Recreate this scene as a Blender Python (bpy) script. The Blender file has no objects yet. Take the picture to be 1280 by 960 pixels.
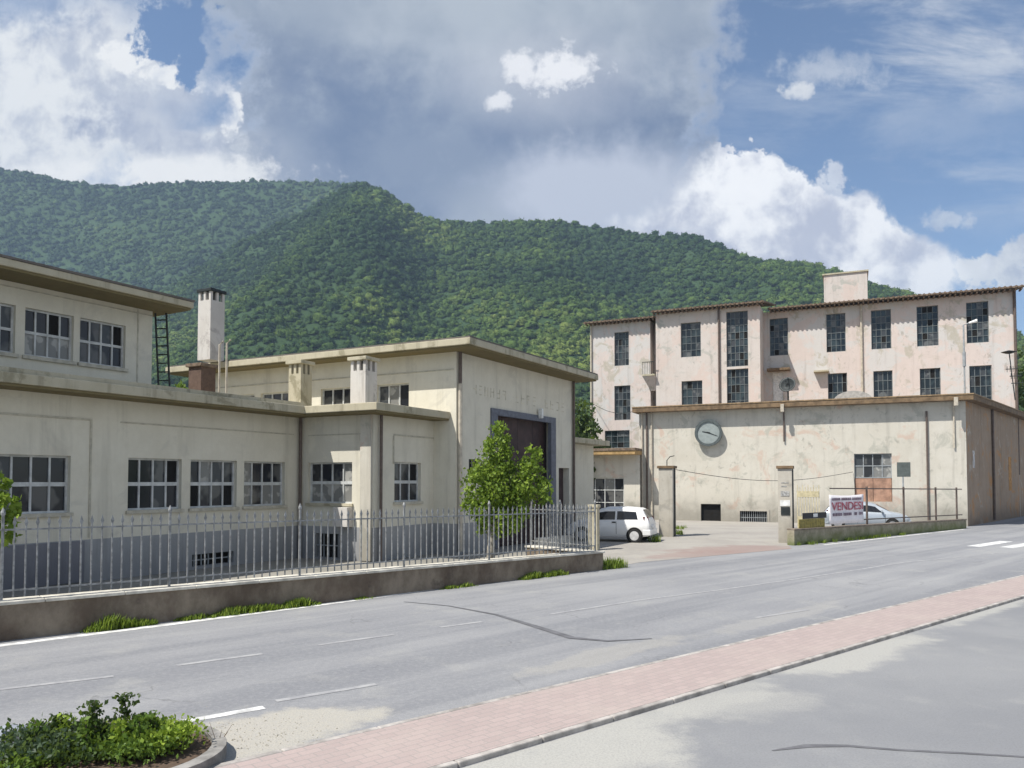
import bpy, bmesh, math, random
import numpy as np
from mathutils import Vector, noise
random.seed(7); np.random.seed(7)
R = math.radians
SC = bpy.context.scene
COL = SC.collection

# ------------------------------------------------------------------ camera
F = 950.0; PITCH = R(2.0); CAMH = 2.5; CY = 569.0
cam = bpy.data.cameras.new('camera'); camo = bpy.data.objects.new('camera', cam); COL.objects.link(camo)
camo.location = (0, 0, CAMH); camo.rotation_euler = (R(90) + PITCH, 0, 0)
cam.sensor_width = 36; cam.lens = 36 * F / 1280; cam.shift_y = (CY - 480) / 1280; cam.clip_start = .1; cam.clip_end = 20000
SC.camera = camo
def ray(x, y):
    a, b = (x - 640) / F, (CY - y) / F
    c, s = math.cos(PITCH), math.sin(PITCH)
    return Vector((a, c - s * b, s + c * b))
def gp(x, y, z=0.0):
    d = ray(x, y); t = (z - CAMH) / d.z
    return Vector((d.x * t, d.y * t, z))

class Wall:
    """a vertical plane: u runs to the right along d, z up, off outwards along n"""
    def __init__(s, p, d):
        s.p = Vector((p[0], p[1], 0)); s.d = Vector((d[0], d[1], 0)).normalized(); s.n = Vector((s.d.y, -s.d.x, 0))
    def P(s, u, z, off=0.0):
        v = s.p + s.d * u + s.n * off; return Vector((v.x, v.y, z))
    def px(s, x, y, off=0.0):
        r = ray(x, y); o = Vector((0, 0, CAMH)); q = s.p + s.n * off
        t = (q - o).dot(s.n) / r.dot(s.n); h = o + r * t
        return (h - s.p).dot(s.d), h.z
    def u(s, x, y=560): return s.px(x, y)[0]
    def z(s, x, y): return s.px(x, y)[1]

# ------------------------------------------------------------------ mesh builder
class MB:
    def __init__(s): s.v = []; s.f = []
    def quad(s, *p):
        i = len(s.v); s.v += [Vector(q) for q in p]; s.f.append(tuple(range(i, i + len(p))))
    def hexa(s, b, t):
        i = len(s.v); n = len(b); s.v += [Vector(q) for q in b] + [Vector(q) for q in t]
        s.f.append(tuple(i + k for k in reversed(range(n)))); s.f.append(tuple(i + n + k for k in range(n)))
        for k in range(n): s.f.append((i + k, i + (k + 1) % n, i + n + (k + 1) % n, i + n + k))
    def prism(s, poly, z0, z1):
        a = sum(poly[k][0] * poly[(k + 1) % len(poly)][1] - poly[(k + 1) % len(poly)][0] * poly[k][1] for k in range(len(poly)))
        if a < 0: poly = list(reversed(poly))
        s.hexa([(p[0], p[1], z0) for p in poly], [(p[0], p[1], z1) for p in poly])
    def wbox(s, W, u0, u1, z0, z1, o0, o1):
        b = [W.P(u0, z0, o1), W.P(u1, z0, o1), W.P(u1, z0, o0), W.P(u0, z0, o0)]
        s.hexa(b, [Vector((p.x, p.y, z1)) for p in b])
    def box(s, x0, x1, y0, y1, z0, z1): s.prism([(x0, y0), (x1, y0), (x1, y1), (x0, y1)], z0, z1)
    def tube(s, pts, r, n=8, cap=True):
        pts = [Vector(p) for p in pts]; rs = r if isinstance(r, (list, tuple)) else [r] * len(pts); base = len(s.v)
        for k, p in enumerate(pts):
            t = (pts[min(k + 1, len(pts) - 1)] - pts[max(k - 1, 0)]).normalized()
            a = t.cross(Vector((0, 0, 1)) if abs(t.z) < .9 else Vector((1, 0, 0))).normalized(); b = t.cross(a)
            for q in range(n):
                w = 2 * math.pi * q / n; s.v.append(p + (a * math.cos(w) + b * math.sin(w)) * rs[k])
        for k in range(len(pts) - 1):
            for q in range(n):
                i = base + k * n; s.f.append((i + q, i + q + n, i + (q + 1) % n + n, i + (q + 1) % n))
        if cap:
            s.f.append(tuple(base + q for q in range(n))); i = base + (len(pts) - 1) * n
            s.f.append(tuple(i + n - 1 - q for q in range(n)))
    def disc(s, c, ax, r, h, n=24):
        ax = Vector(ax).normalized(); c = Vector(c); s.tube([c, c + ax * h], r, n)
    def wall(s, W, u0, u1, z0, z1, holes=(), depth=.18):
        us = sorted({u0, u1, *[h[0] for h in holes], *[h[1] for h in holes]}); us = [q for q in us if u0 - 1e-6 <= q <= u1 + 1e-6]
        zs = sorted({z0, z1, *[h[2] for h in holes], *[h[3] for h in holes]}); zs = [q for q in zs if z0 - 1e-6 <= q <= z1 + 1e-6]
        for a, b in zip(us, us[1:]):
            for c, d in zip(zs, zs[1:]):
                mu, mz = (a + b) / 2, (c + d) / 2
                if any(h[0] < mu < h[1] and h[2] < mz < h[3] for h in holes): continue
                s.quad(W.P(a, c), W.P(b, c), W.P(b, d), W.P(a, d))
        for a, b, c, d in holes:
            a, b, c, d = max(a, u0), min(b, u1), max(c, z0), min(d, z1); e = -depth
            s.quad(W.P(a, c), W.P(a, d), W.P(a, d, e), W.P(a, c, e)); s.quad(W.P(b, d), W.P(b, c), W.P(b, c, e), W.P(b, d, e))
            s.quad(W.P(a, d), W.P(b, d), W.P(b, d, e), W.P(a, d, e)); s.quad(W.P(b, c), W.P(a, c), W.P(a, c, e), W.P(b, c, e))
    def build(s, name, m, parent=None, smooth=False, bevel=0):
        o0 = parent_loc(parent)
        me = bpy.data.meshes.new(name); me.from_pydata([tuple(q - o0) for q in s.v], [], s.f); me.update()
        ms = m if isinstance(m, (list, tuple)) else [m]
        for q in ms: me.materials.append(q)
        if smooth:
            for p in me.polygons: p.use_smooth = True
        o = bpy.data.objects.new(name, me); COL.objects.link(o); o.parent = parent
        if bevel:
            b = o.modifiers.new('bevel', 'BEVEL'); b.width = bevel; b.segments = 2; b.limit_method = 'ANGLE'
        return o
def parent_loc(p):
    v = Vector((0, 0, 0))
    while p is not None: v = v + Vector(p.location); p = p.parent
    return v
def thing(name, label, cat, loc=(0, 0, 0), group=None):
    o = bpy.data.objects.new(name, None); COL.objects.link(o); o.location = loc; o.empty_display_size = .3
    return tag(o, label, cat, group)
def tag(o, label=None, cat=None, group=None, kind=None):
    if label: o['label'] = label
    if cat: o['category'] = cat
    if group: o['group'] = group
    if kind: o['kind'] = kind
    return o
def struct(o): o['kind'] = 'structure'; return o

# ------------------------------------------------------------------ materials
class G:
    """tiny node-graph helper"""
    def __init__(s, name):
        s.m = bpy.data.materials.new(name); s.m.use_nodes = True; s.t = s.m.node_tree; s.t.nodes.clear()
        s.out = s.t.nodes.new('ShaderNodeOutputMaterial'); s.pos = s.t.nodes.new('ShaderNodeNewGeometry').outputs['Position']
    def L(s, a, b):
        if isinstance(a, (int, float)): b.default_value = a
        elif isinstance(a, (tuple, list)):
            b.default_value = (*a, 1) if (len(a) == 3 and len(b.default_value) == 4) else a
        else: s.t.links.new(a, b)
    def math(s, op, a, b=0.0, c=None, clamp=False):
        n = s.t.nodes.new('ShaderNodeMath'); n.operation = op; n.use_clamp = clamp; s.L(a, n.inputs[0]); s.L(b, n.inputs[1])
        if c is not None: s.L(c, n.inputs[2])
        return n.outputs[0]
    def vec(s, v, scale, loc=(0, 0, 0)):
        n = s.t.nodes.new('ShaderNodeMapping'); s.L(v, n.inputs[0]); n.inputs['Scale'].default_value = scale; n.inputs['Location'].default_value = loc; return n.outputs[0]
    def noise(s, scale=1.0, detail=4.0, rough=.55, v=None, dist=0.0):
        n = s.t.nodes.new('ShaderNodeTexNoise'); s.L(v if v is not None else s.pos, n.inputs['Vector'])
        n.inputs['Scale'].default_value = scale; n.inputs['Detail'].default_value = detail; n.inputs['Roughness'].default_value = rough; n.inputs['Distortion'].default_value = dist
        return n.outputs['Fac']
    def ramp(s, f, a, b, lo=0.0, hi=1.0, smooth=True):
        n = s.t.nodes.new('ShaderNodeMapRange'); n.interpolation_type = 'SMOOTHSTEP' if smooth else 'LINEAR'
        s.L(f, n.inputs['Value']); s.L(a, n.inputs['From Min']); s.L(b, n.inputs['From Max']); n.inputs['To Min'].default_value = lo; n.inputs['To Max'].default_value = hi
        return n.outputs[0]
    def mix(s, f, a, b, mode='MIX'):
        n = s.t.nodes.new('ShaderNodeMix'); n.data_type = 'RGBA'; n.blend_type = mode; s.L(f, n.inputs[0]); s.L(a, n.inputs[6]); s.L(b, n.inputs[7]); return n.outputs[2]
    def xyz(s, v=None):
        n = s.t.nodes.new('ShaderNodeSeparateXYZ'); s.L(v if v is not None else s.pos, n.inputs[0]); return n.outputs
    def attr(s, name):
        n = s.t.nodes.new('ShaderNodeAttribute'); n.attribute_name = name; return n.outputs
    def bump(s, h, st, dist=.02):
        n = s.t.nodes.new('ShaderNodeBump'); n.inputs['Strength'].default_value = st; n.inputs['Distance'].default_value = dist; s.L(h, n.inputs['Height']); return n.outputs[0]
    def bsdf(s, col, rough=.8, metal=0.0, nrm=None, spec=.3, **kw):
        n = s.t.nodes.new('ShaderNodeBsdfPrincipled'); s.L(col, n.inputs['Base Color']); s.L(rough, n.inputs['Roughness']); s.L(metal, n.inputs['Metallic'])
        s.L(spec, n.inputs['Specular IOR Level'])
        if nrm is not None: s.L(nrm, n.inputs['Normal'])
        for k, v in kw.items(): s.L(v, n.inputs[k])
        return n.outputs[0]
    def done(s, sh): s.t.links.new(sh, s.out.inputs['Surface']); return s.m

def simple(name, col, rough=.7, metal=0.0, var=.18, scale=6.0, spec=.3, bump=.15):
    g = G(name); f = g.noise(scale, 5, .6)
    dark = tuple(c * (1 - var) for c in col); lite = tuple(min(1, c * (1 + var)) for c in col)
    c = g.mix(g.ramp(f, .3, .7), dark, lite)
    return g.done(g.bsdf(c, rough, metal, g.bump(g.noise(scale * 6, 3), bump, .01), spec))

def mul_(g, a, b): return g.math('MULTIPLY', a, b)
def plaster(name, col, stain, streak=.35, patch=None, patch_amt=.55, patch2=None, base_dirt=.4, base_z=1.2):
    g = G(name)
    big = g.noise(.35, 5, .6); mid = g.noise(1.6, 6, .65); fine = g.noise(9, 4, .6)
    c = g.mix(g.ramp(mid, .3, .75, 0, .45), col, stain)
    c = g.mix(g.ramp(big, .45, .75, 0, .35), c, stain)
    if patch is not None:
        m = g.noise(.55, 8, .66, dist=.8); c = g.mix(g.ramp(m, patch_amt - .03, patch_amt + .05, 0, .8), c, patch)
    if patch2 is not None:
        m = g.noise(.8, 8, .68, v=g.vec(g.pos, (1, 1, 1), (31, 7, 3)), dist=.9); c = g.mix(g.ramp(m, .545, .64, 0, .85), c, patch2)
        m = g.noise(3.2, 6, .7, v=g.vec(g.pos, (1, 1, .6), (5, 17, 9)), dist=.5); c = g.mix(mul_(g, g.ramp(m, .56, .66, 0, .6), g.ramp(g.noise(.4, 3), .42, .6)), c, tuple(q * .62 for q in patch2))
    st = g.noise(1.0, 6, .65, v=g.vec(g.pos, (2.4, 2.4, .16)))
    c = g.mix(g.ramp(st, .5, .8, 0, streak), c, tuple(q * .5 for q in stain))
    z = g.xyz()[2]; low = g.ramp(g.math('ADD', z, g.math('MULTIPLY', g.math('SUBTRACT', mid, .5), 2.4)), 0.0, base_z, base_dirt, 0)
    c = g.mix(low, c, tuple(q * .42 for q in stain))
    c = g.mix(g.ramp(fine, .3, .8, 0, .12), c, tuple(q * .7 for q in col))
    return g.done(g.bsdf(c, .9, 0, g.bump(g.noise(22, 5, .7), .35, .015), .15))

M = {}
M['cream'] = plaster('cream_plaster', (.70, .665, .56), (.57, .53, .43), .4, patch=(.59, .56, .475), patch_amt=.57, base_dirt=.25)
M['cream_lit'] = plaster('pale_cream_plaster', (.60, .57, .50), (.50, .465, .39), .5, patch=(.55, .42, .34), patch_amt=.585, patch2=(.43, .42, .36), base_dirt=.75, base_z=2.1)
M['pillar'] = plaster('pillar_concrete', (.50, .475, .42), (.40, .36, .29), .5, patch2=(.34, .32, .28), base_dirt=.5)
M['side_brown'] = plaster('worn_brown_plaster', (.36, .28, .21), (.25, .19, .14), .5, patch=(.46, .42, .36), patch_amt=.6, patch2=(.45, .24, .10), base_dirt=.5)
M['pink'] = plaster('pink_plaster', (.62, .54, .50), (.53, .46, .42), .5, patch=(.56, .555, .54), patch_amt=.49, patch2=(.43, .40, .33), base_dirt=.2)
M['pinkwhite'] = plaster('whitish_pink_plaster', (.60, .555, .52), (.53, .46, .41), .4, patch=(.60, .50, .45), patch_amt=.53, patch2=(.41, .41, .37), base_dirt=.2)
M['plinth'] = plaster('grey_plinth', (.345, .35, .355), (.26, .262, .265), .5, base_dirt=.3)
M['plinth_dark'] = plaster('dark_plinth', (.22, .22, .24), (.16, .16, .175), .4, base_dirt=.3)
M['fascia'] = plaster('weathered_concrete', (.50, .46, .35), (.34, .30, .20), .75, patch2=(.26, .235, .16), base_dirt=0)
M['soffit'] = plaster('shaded_soffit', (.20, .165, .085), (.14, .115, .06), .3, base_dirt=0)  # under-eave shade is put into this dark olive
M['dark_trim'] = simple('dark_trim_plaster', (.47, .44, .36), .9)  # darker than the walls so thin strips show groove shade; also used for sills
M['roof_dark'] = simple('bitumen_roof', (.14, .125, .11), .9, scale=2)
M['tile'] = simple('clay_tile', (.17, .125, .09), .85, scale=5, var=.4)
M['brown_eave'] = simple('brown_eave', (.175, .12, .07), .8, scale=3, var=.3)
M['white_frame'] = simple('white_window_paint', (.52, .53, .52), .5, scale=4)
M['mill_frame'] = simple('mill_window_bar', (.15, .17, .175), .55)
M['grey_frame'] = simple('grey_window_paint', (.30, .32, .33), .55, scale=4)
M['dark_iron'] = simple('dark_iron', (.035, .04, .04), .55, .4)
M['fence_iron'] = simple('grey_fence_paint', (.27, .275, .275), .5, .2, scale=12, var=.35)
M['rust'] = simple('rust_panel', (.36, .215, .15), .75, scale=3, var=.3)
M['pipe'] = simple('brown_downpipe', (.13, .10, .085), .6, .2)
M['pipe_pale'] = simple('pale_downpipe', (.48, .43, .35), .6)
M['white_plaster'] = plaster('white_plaster', (.60, .575, .54), (.45, .41, .37), .6, patch2=(.38, .35, .33), base_dirt=0)
M['brick_red'] = simple('red_brick', (.12, .08, .062), .9, scale=8)
M['white_paint'] = simple('white_metal', (.72, .72, .70), .4)
M['bright'] = simple('pale_cap', (.56, .53, .46), .9, scale=3, var=.3)
M['opening'] = simple('dark_room', (.012, .011, .010), .95)
M['door_brown'] = simple('dark_brown_door', (.055, .034, .032), .6, scale=2, var=.3)
M['door_frame'] = simple('blue_grey_frame', (.13, .14, .17), .6)

def glass(name, a, b, rough=.12, scale=1.3):
    g = G(name); cell = g.noise(scale, 2, .5, v=g.vec(g.pos, (1, 1, .9)))
    c = g.mix(g.ramp(cell, .52, .6), a, b)
    return g.done(g.bsdf(c, rough, 0, g.bump(g.noise(2.2, 2), .05, .02), .45))
M['glass'] = glass('dark_window_glass', (.020, .021, .026), (.10, .10, .098))
M['glass_mid'] = glass('dusty_glass', (.05, .055, .06), (.12, .125, .125), .3, 2.0)
M['curtain'] = glass('curtained_glass', (.20, .20, .19), (.36, .355, .33), .25, 3.0)
M['glass_pink'] = glass('sooty_glass', (.013, .018, .022), (.035, .05, .055), .2, .8)
M['glass_car'] = glass('car_glass', (.012, .014, .018), (.02, .024, .03), .06, .5)

def asphalt():
    g = G('asphalt'); u, v, _ = g.xyz()
    big = g.noise(.16, 6, .6); mid = g.noise(.9, 6, .65); fine = g.noise(55, 3, .7)
    # wear lanes run along the road
    rot = g.t.nodes.new('ShaderNodeMapping'); g.L(g.pos, rot.inputs[0]); rot.vector_type = 'POINT'
    rot.inputs['Rotation'].default_value = (0, 0, -math.atan2(RD.y, RD.x)); rot.inputs['Scale'].default_value = (1, 1, 1)
    lane = g.noise(1.0, 5, .6, v=g.vec(rot.outputs[0], (.05, .9, 1)))
    c = g.mix(g.ramp(big, .3, .7), (.235, .238, .25), (.315, .315, .318))
    c = g.mix(g.ramp(lane, .45, .62, 0, .75), c, (.19, .195, .21)); c = g.mix(g.ramp(lane, .34, .46, .55, 0), c, (.345, .345, .34))
    c = g.mix(g.ramp(mid, .52, .72, 0, .5), c, (.36, .355, .335))
    vo = g.t.nodes.new('ShaderNodeTexVoronoi'); vo.feature = 'DISTANCE_TO_EDGE'; vo.inputs['Scale'].default_value = .55; wv = g.t.nodes.new('ShaderNodeVectorMath'); wv.operation = 'ADD'
    nz = g.t.nodes.new('ShaderNodeTexNoise'); nz.inputs['Scale'].default_value = 1.4; nz.inputs['Detail'].default_value = 5; g.L(g.pos, nz.inputs['Vector']); g.L(g.pos, wv.inputs[0]); g.L(nz.outputs['Color'], wv.inputs[1]); g.L(wv.outputs[0], vo.inputs['Vector'])
    crack = g.math('MULTIPLY', g.ramp(vo.outputs['Distance'], 0, .012, 1, 0), g.ramp(g.noise(.4, 3), .5, .62, 0, .55)); c = g.mix(crack, c, (.10, .10, .105))
    x, y, _ = g.xyz(); wb = g.noise(1.3, 7, .68)
    for (cx, cy, rx, ry, ang, amt) in [(*gp(325, 915).xy, 1.35, .62, .75, 1.0), (*gp(300, 935).xy, .9, .5, .75, .9), (*gp(760, 818).xy, 2.0, .35, .76, .4), (*gp(400, 905).xy, .9, .35, .7, .6), (*gp(980, 770).xy, 3.0, .3, .76, .25)]:
        ca, sa = math.cos(ang), math.sin(ang); dx = g.math('SUBTRACT', x, cx); dy = g.math('SUBTRACT', y, cy)
        p = g.math('ADD', g.math('MULTIPLY', dx, ca / rx), g.math('MULTIPLY', dy, sa / rx)); q = g.math('ADD', g.math('MULTIPLY', dx, -sa / ry), g.math('MULTIPLY', dy, ca / ry))
        d = g.math('ADD', g.math('SQRT', g.math('ADD', g.math('MULTIPLY', p, p), g.math('MULTIPLY', q, q))), g.math('MULTIPLY', g.math('SUBTRACT', wb, .5), 2.2)); c = g.mix(g.ramp(d, .7, 1.1, amt, 0), c, (.43, .405, .35))
    c = g.mix(g.ramp(fine, .35, .75, 0, .55), c, (.14, .145, .155)); c = g.mix(g.ramp(g.noise(14, 5, .75), .42, .7, 0, .35), c, (.36, .36, .355))
    return g.done(g.bsdf(c, .88, 0, g.bump(g.noise(70, 3, .7), .5, .006), .25))

def ground_mat(name, a, b, cc, scale=.3, fine_c=(.15, .14, .12), dust=(), dustc=(.42, .38, .31)):
    g = G(name); big = g.noise(scale, 6, .62); mid = g.noise(scale * 5, 6, .65); fine = g.noise(45, 3, .7)
    c = g.mix(g.ramp(big, .35, .65), a, b); c = g.mix(g.ramp(mid, .52, .72, 0, .55), c, cc)
    x, y, _ = g.xyz(); wob = g.noise(1.1, 7, .65)
    for (cx, cy, rx, ry, ang, amt) in dust:
        ca, sa = math.cos(ang), math.sin(ang)
        dx = g.math('SUBTRACT', x, cx); dy = g.math('SUBTRACT', y, cy)
        p = g.math('ADD', g.math('MULTIPLY', dx, ca / rx), g.math('MULTIPLY', dy, sa / rx))
        q = g.math('ADD', g.math('MULTIPLY', dx, -sa / ry), g.math('MULTIPLY', dy, ca / ry))
        d = g.math('SQRT', g.math('ADD', g.math('MULTIPLY', p, p), g.math('MULTIPLY', q, q)))
        d = g.math('ADD', d, g.math('MULTIPLY', g.math('SUBTRACT', wob, .5), 1.5))
        c = g.mix(g.ramp(g.math('ADD', d, g.math('MULTIPLY', g.math('SUBTRACT', mid, .5), .9)), .55, 1.25, amt, 0), c, dustc)
    c = g.mix(g.ramp(fine, .35, .78, 0, .4), c, fine_c)
    return g.done(g.bsdf(c, .92, 0, g.bump(g.noise(60, 3, .7), .45, .006), .2))

def brick_paving():
    g = G('brick_paving')
    rot = g.t.nodes.new('ShaderNodeMapping'); g.L(g.pos, rot.inputs[0]); rot.inputs['Rotation'].default_value = (0, 0, -math.atan2(RD.y, RD.x) + .02)
    n = g.t.nodes.new('ShaderNodeTexBrick'); g.L(rot.outputs[0], n.inputs['Vector'])
    n.inputs['Scale'].default_value = 1; n.inputs['Brick Width'].default_value = .21; n.inputs['Row Height'].default_value = .105; n.inputs['Mortar Size'].default_value = .006
    n.inputs['Color1'].default_value = (.40, .325, .305, 1); n.inputs['Color2'].default_value = (.36, .295, .278, 1); n.inputs['Mortar'].default_value = (.30, .27, .255, 1)
    c = g.mix(g.ramp(g.noise(.7, 6, .65), .4, .75, 0, .6), n.outputs['Color'], (.42, .36, .325))
    c = g.mix(g.ramp(g.noise(40, 3), .4, .8, 0, .3), c, (.26, .21, .19))
    return g.done(g.bsdf(c, .9, 0, g.bump(n.outputs['Fac'], .4, -.004), .2))

def stone_wall():
    g = G('stained_stone_wall')
    st = g.noise(1, 6, .68, v=g.vec(g.pos, (.9, .9, .6))); mid = g.noise(2.4, 7, .7)
    c = g.mix(g.ramp(st, .36, .66), (.13, .10, .075), (.28, .235, .18)); c = g.mix(g.ramp(mid, .55, .75, 0, .7), c, (.08, .065, .055))
    c = g.mix(g.ramp(g.noise(.9, 5, .6), .6, .7, 0, .5), c, (.32, .28, .21))
    return g.done(g.bsdf(c, .92, 0, g.bump(g.noise(14, 6, .7), .6, .03), .15))
M['stone'] = stone_wall()

def mossy_wall():
    g = G('mossy_low_wall'); mid = g.noise(2.0, 7, .7); z = g.xyz()[2]
    c = g.mix(g.ramp(mid, .35, .7), (.34, .31, .24), (.22, .19, .14))
    mo = g.ramp(g.math('ADD', z, g.math('MULTIPLY', mid, -.7)), -.4, .25, .85, 0)
    c = g.mix(mo, c, (.12, .15, .05))
    return g.done(g.bsdf(c, .92, 0, g.bump(g.noise(14, 6, .7), .6, .03), .15))
M['mossy'] = mossy_wall()

def leafmat(name, a, b, trans=.35):
    g = G(name); t = g.attr('tint')[2]; c = g.mix(t, a, b)
    d = g.bsdf(c, .55, 0, None, .3)
    tr = g.t.nodes.new('ShaderNodeBsdfTranslucent'); g.L(g.mix(.5, c, (.25, .35, .04)), tr.inputs[0])
    mx = g.t.nodes.new('ShaderNodeMixShader'); mx.inputs[0].default_value = trans; g.t.links.new(d, mx.inputs[1]); g.t.links.new(tr.outputs[0], mx.inputs[2])
    return g.done(mx.outputs[0])
M['leaf_bright'] = leafmat('bright_leaf', (.09, .16, .018), (.26, .36, .045))
M['leaf_lime'] = leafmat('lime_leaf', (.18, .28, .025), (.33, .43, .06))
M['leaf_dark'] = leafmat('dark_leaf', (.022, .045, .014), (.06, .10, .025))
M['leaf_mid'] = leafmat('mid_leaf', (.06, .12, .02), (.16, .25, .04))
M['leaf_blue'] = leafmat('grey_green_leaf', (.04, .07, .045), (.09, .13, .075))
M['grass'] = leafmat('grass_blade', (.10, .17, .02), (.24, .31, .04), .35)
M['bark'] = simple('pale_bark', (.36, .33, .28), .9, scale=9, var=.4)
M['bark_dark'] = simple('dark_bark', (.10, .085, .065), .9, scale=9, var=.4)

def forest_mat(name, dark, mid, lite):
    g = G(name); t = g.attr('tint')[2]
    c = g.mix(g.ramp(t, 0, .55, smooth=False), dark, mid); c = g.mix(g.ramp(t, .55, 1, smooth=False), c, lite)
    n = g.noise(.55, 6, .7); c = g.mix(g.ramp(n, .35, .7, 0, .6), c, tuple(q * .45 for q in dark))
    return g.done(g.bsdf(c, .8, 0, g.bump(g.noise(.9, 5, .75), 1.0, 1.2), .1))
M['forest'] = forest_mat('forest_canopy', (.036, .075, .027), (.105, .172, .038), (.23, .29, .07))
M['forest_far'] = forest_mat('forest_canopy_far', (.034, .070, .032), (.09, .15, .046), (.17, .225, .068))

def hair_arrays(mb_verts, faces, tint, name, m, parent):
    o0 = np.array(parent_loc(parent))
    return np_mesh(name, np.asarray(mb_verts, np.float32) - o0, np.asarray(faces, np.int32), tint, m, parent)
def np_mesh(name, v, f, tint, m, parent=None, smooth=False):
    me = bpy.data.meshes.new(name); k = f.shape[1]
    me.vertices.add(len(v)); me.vertices.foreach_set('co', v.astype(np.float32).ravel())
    me.loops.add(f.size); me.loops.foreach_set('vertex_index', f.astype(np.int32).ravel())
    me.polygons.add(len(f)); me.polygons.foreach_set('loop_start', np.arange(0, f.size, k, dtype=np.int32))
    if smooth: me.polygons.foreach_set('use_smooth', np.ones(len(f), bool))
    at = me.attributes.new('tint', 'FLOAT', 'POINT'); at.data.foreach_set('value', np.asarray(tint, np.float32))
    me.update(calc_edges=True); me.validate(); me.materials.append(m)
    o = bpy.data.objects.new(name, me); COL.objects.link(o); o.parent = parent
    return o

def leaves(centres, size, name, m, parent, tint0=0.0, tint1=1.0, up=.5, aspect=.6, rng=None):
    """many small leaf faces round the given points"""
    rng = rng or np.random; c = np.asarray(centres, np.float64); n = len(c)
    d = rng.normal(size=(n, 3)); d[:, 2] = np.abs(d[:, 2]) * up + .1; d /= np.linalg.norm(d, axis=1)[:, None]
    t = np.cross(d, rng.normal(size=(n, 3))); t /= np.linalg.norm(t, axis=1)[:, None]; b = np.cross(d, t)
    s = (size * rng.uniform(.6, 1.4, n))[:, None]
    v = np.stack([c - t * s, c + b * s * aspect + d * s * .15, c + t * s, c - b * s * aspect + d * s * .15], 1).reshape(-1, 3)
    f = np.arange(4 * n, dtype=np.int32).reshape(n, 4)
    ti = np.repeat(rng.uniform(tint0, tint1, n), 4)
    return hair_arrays(v, f, ti, name, m, parent)

# ------------------------------------------------------------------ ground and road
O = gp(0, 802); E = gp(754, 712)
RD = Vector((E.x - O.x, E.y - O.y, 0)).normalized()
FW = Wall(O, RD)                                   # road side of the boundary wall; off>0 towards the camera
FLEN = (E - O).length
def sheet(name, poly, z, m):
    mb = MB(); a = sum(poly[k][0] * poly[(k + 1) % len(poly)][1] - poly[(k + 1) % len(poly)][0] * poly[k][1] for k in range(len(poly)))
    if a < 0: poly = list(reversed(poly))
    mb.quad(*[(p[0], p[1], z) for p in poly]); return struct(mb.build(name, m))
def rc(u, off): p = FW.P(u, 0, off); return (p.x, p.y)
M['asphalt'] = asphalt()
M['earth'] = ground_mat('earth', (.13, .125, .06), (.09, .11, .04), (.2, .17, .11), .05)
M['lot'] = ground_mat('lot_asphalt', (.215, .22, .23), (.265, .268, .272), (.30, .30, .292), .22, (.14, .14, .145),
    dust=[(*gp(720, 935).xy, 1.7, .8, .85, .9), (*gp(860, 880).xy, 2.0, .5, .75, .6), (*gp(930, 880).xy, 1.0, .5, .4, .5), (*gp(1080, 815).xy, 2.3, .5, .72, .9), (*gp(1240, 760).xy, 3.0, .3, .72, .8), (*gp(600, 975).xy, 1.6, .8, .75, .9)], dustc=(.40, .392, .36))
M['yard'] = ground_mat('courtyard_concrete', (.30, .285, .25), (.24, .23, .20), (.36, .34, .29), .4)
M['drive'] = ground_mat('driveway_concrete', (.38, .36, .325), (.32, .30, .275), (.42, .39, .33), .5, dust=[(*gp(930, 687).xy, 3.0, 1.7, .35, .7), (*gp(870, 693).xy, 2.4, 1.0, .6, .6)], dustc=(.29, .205, .185))
M['sand'] = ground_mat('sand', (.42, .395, .335), (.36, .335, .28), (.46, .435, .375), 1.5, (.28, .26, .22))
M['brickpave'] = brick_paving()
M['kerb'] = simple('concrete_kerb', (.36, .335, .31), .9, scale=4, var=.35)
M['paint'] = simple('worn_road_paint', (.60, .60, .585), .7, scale=5, var=.3)
def wornpaint():
    g = G('faded_road_paint'); f = g.noise(3.5, 6, .7)
    c = g.mix(g.ramp(f, .4, .62), (.28, .28, .29), (.365, .365, .365)); return g.done(g.bsdf(c, .8, 0, None, .2))
M['paint_worn'] = wornpaint()
M['tar'] = simple('tar_seam', (.13, .13, .138), .75, scale=5)

sheet('ground', [(-2500, -600), (2500, -600), (2500, 3500), (-2500, 3500)], -.03, M['earth'])
sheet('road', [rc(-60, -.2), rc(FLEN + .06, -.2), rc(FLEN + .4, -1.8), rc(18.5, -1.8), rc(24.0, -.2), rc(31, -14), rc(60, -40), rc(150, -40), rc(150, 14), rc(-60, 9)], 0, M['asphalt'])
# raised brick pavement between road and lot
up_px = [(300, 950), (480, 905), (700, 853), (880, 812), (1080, 766), (1280, 718)]
lo_px = [(540, 962), (600, 945), (760, 899), (1000, 828), (1140, 786), (1280, 745)]
def line_fit(pts, z):
    q = [FW.px for _ in ()]; P = [gp(x, y, z) for x, y in pts]
    us = [(p - FW.p).dot(FW.d) for p in P]; os_ = [(p - FW.p).dot(FW.n) for p in P]
    k, c = np.polyfit(us, os_, 1); return k, c
KH = .05
k1, c1 = line_fit(up_px, KH); k2, c2 = line_fit(lo_px, KH)
UP = lambda u: k1 * u + c1
LO = lambda u: k2 * u + c2
U0, U1 = -20, 70
mb = MB(); mb.prism([rc(U0, UP(U0) + .08), rc(U1, UP(U1) + .08), rc(U1, LO(U1) - .078), rc(U0, LO(U0) - .078)], -.02, KH); struct(mb.build('brick_pavement', M['brickpave']))
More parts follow.
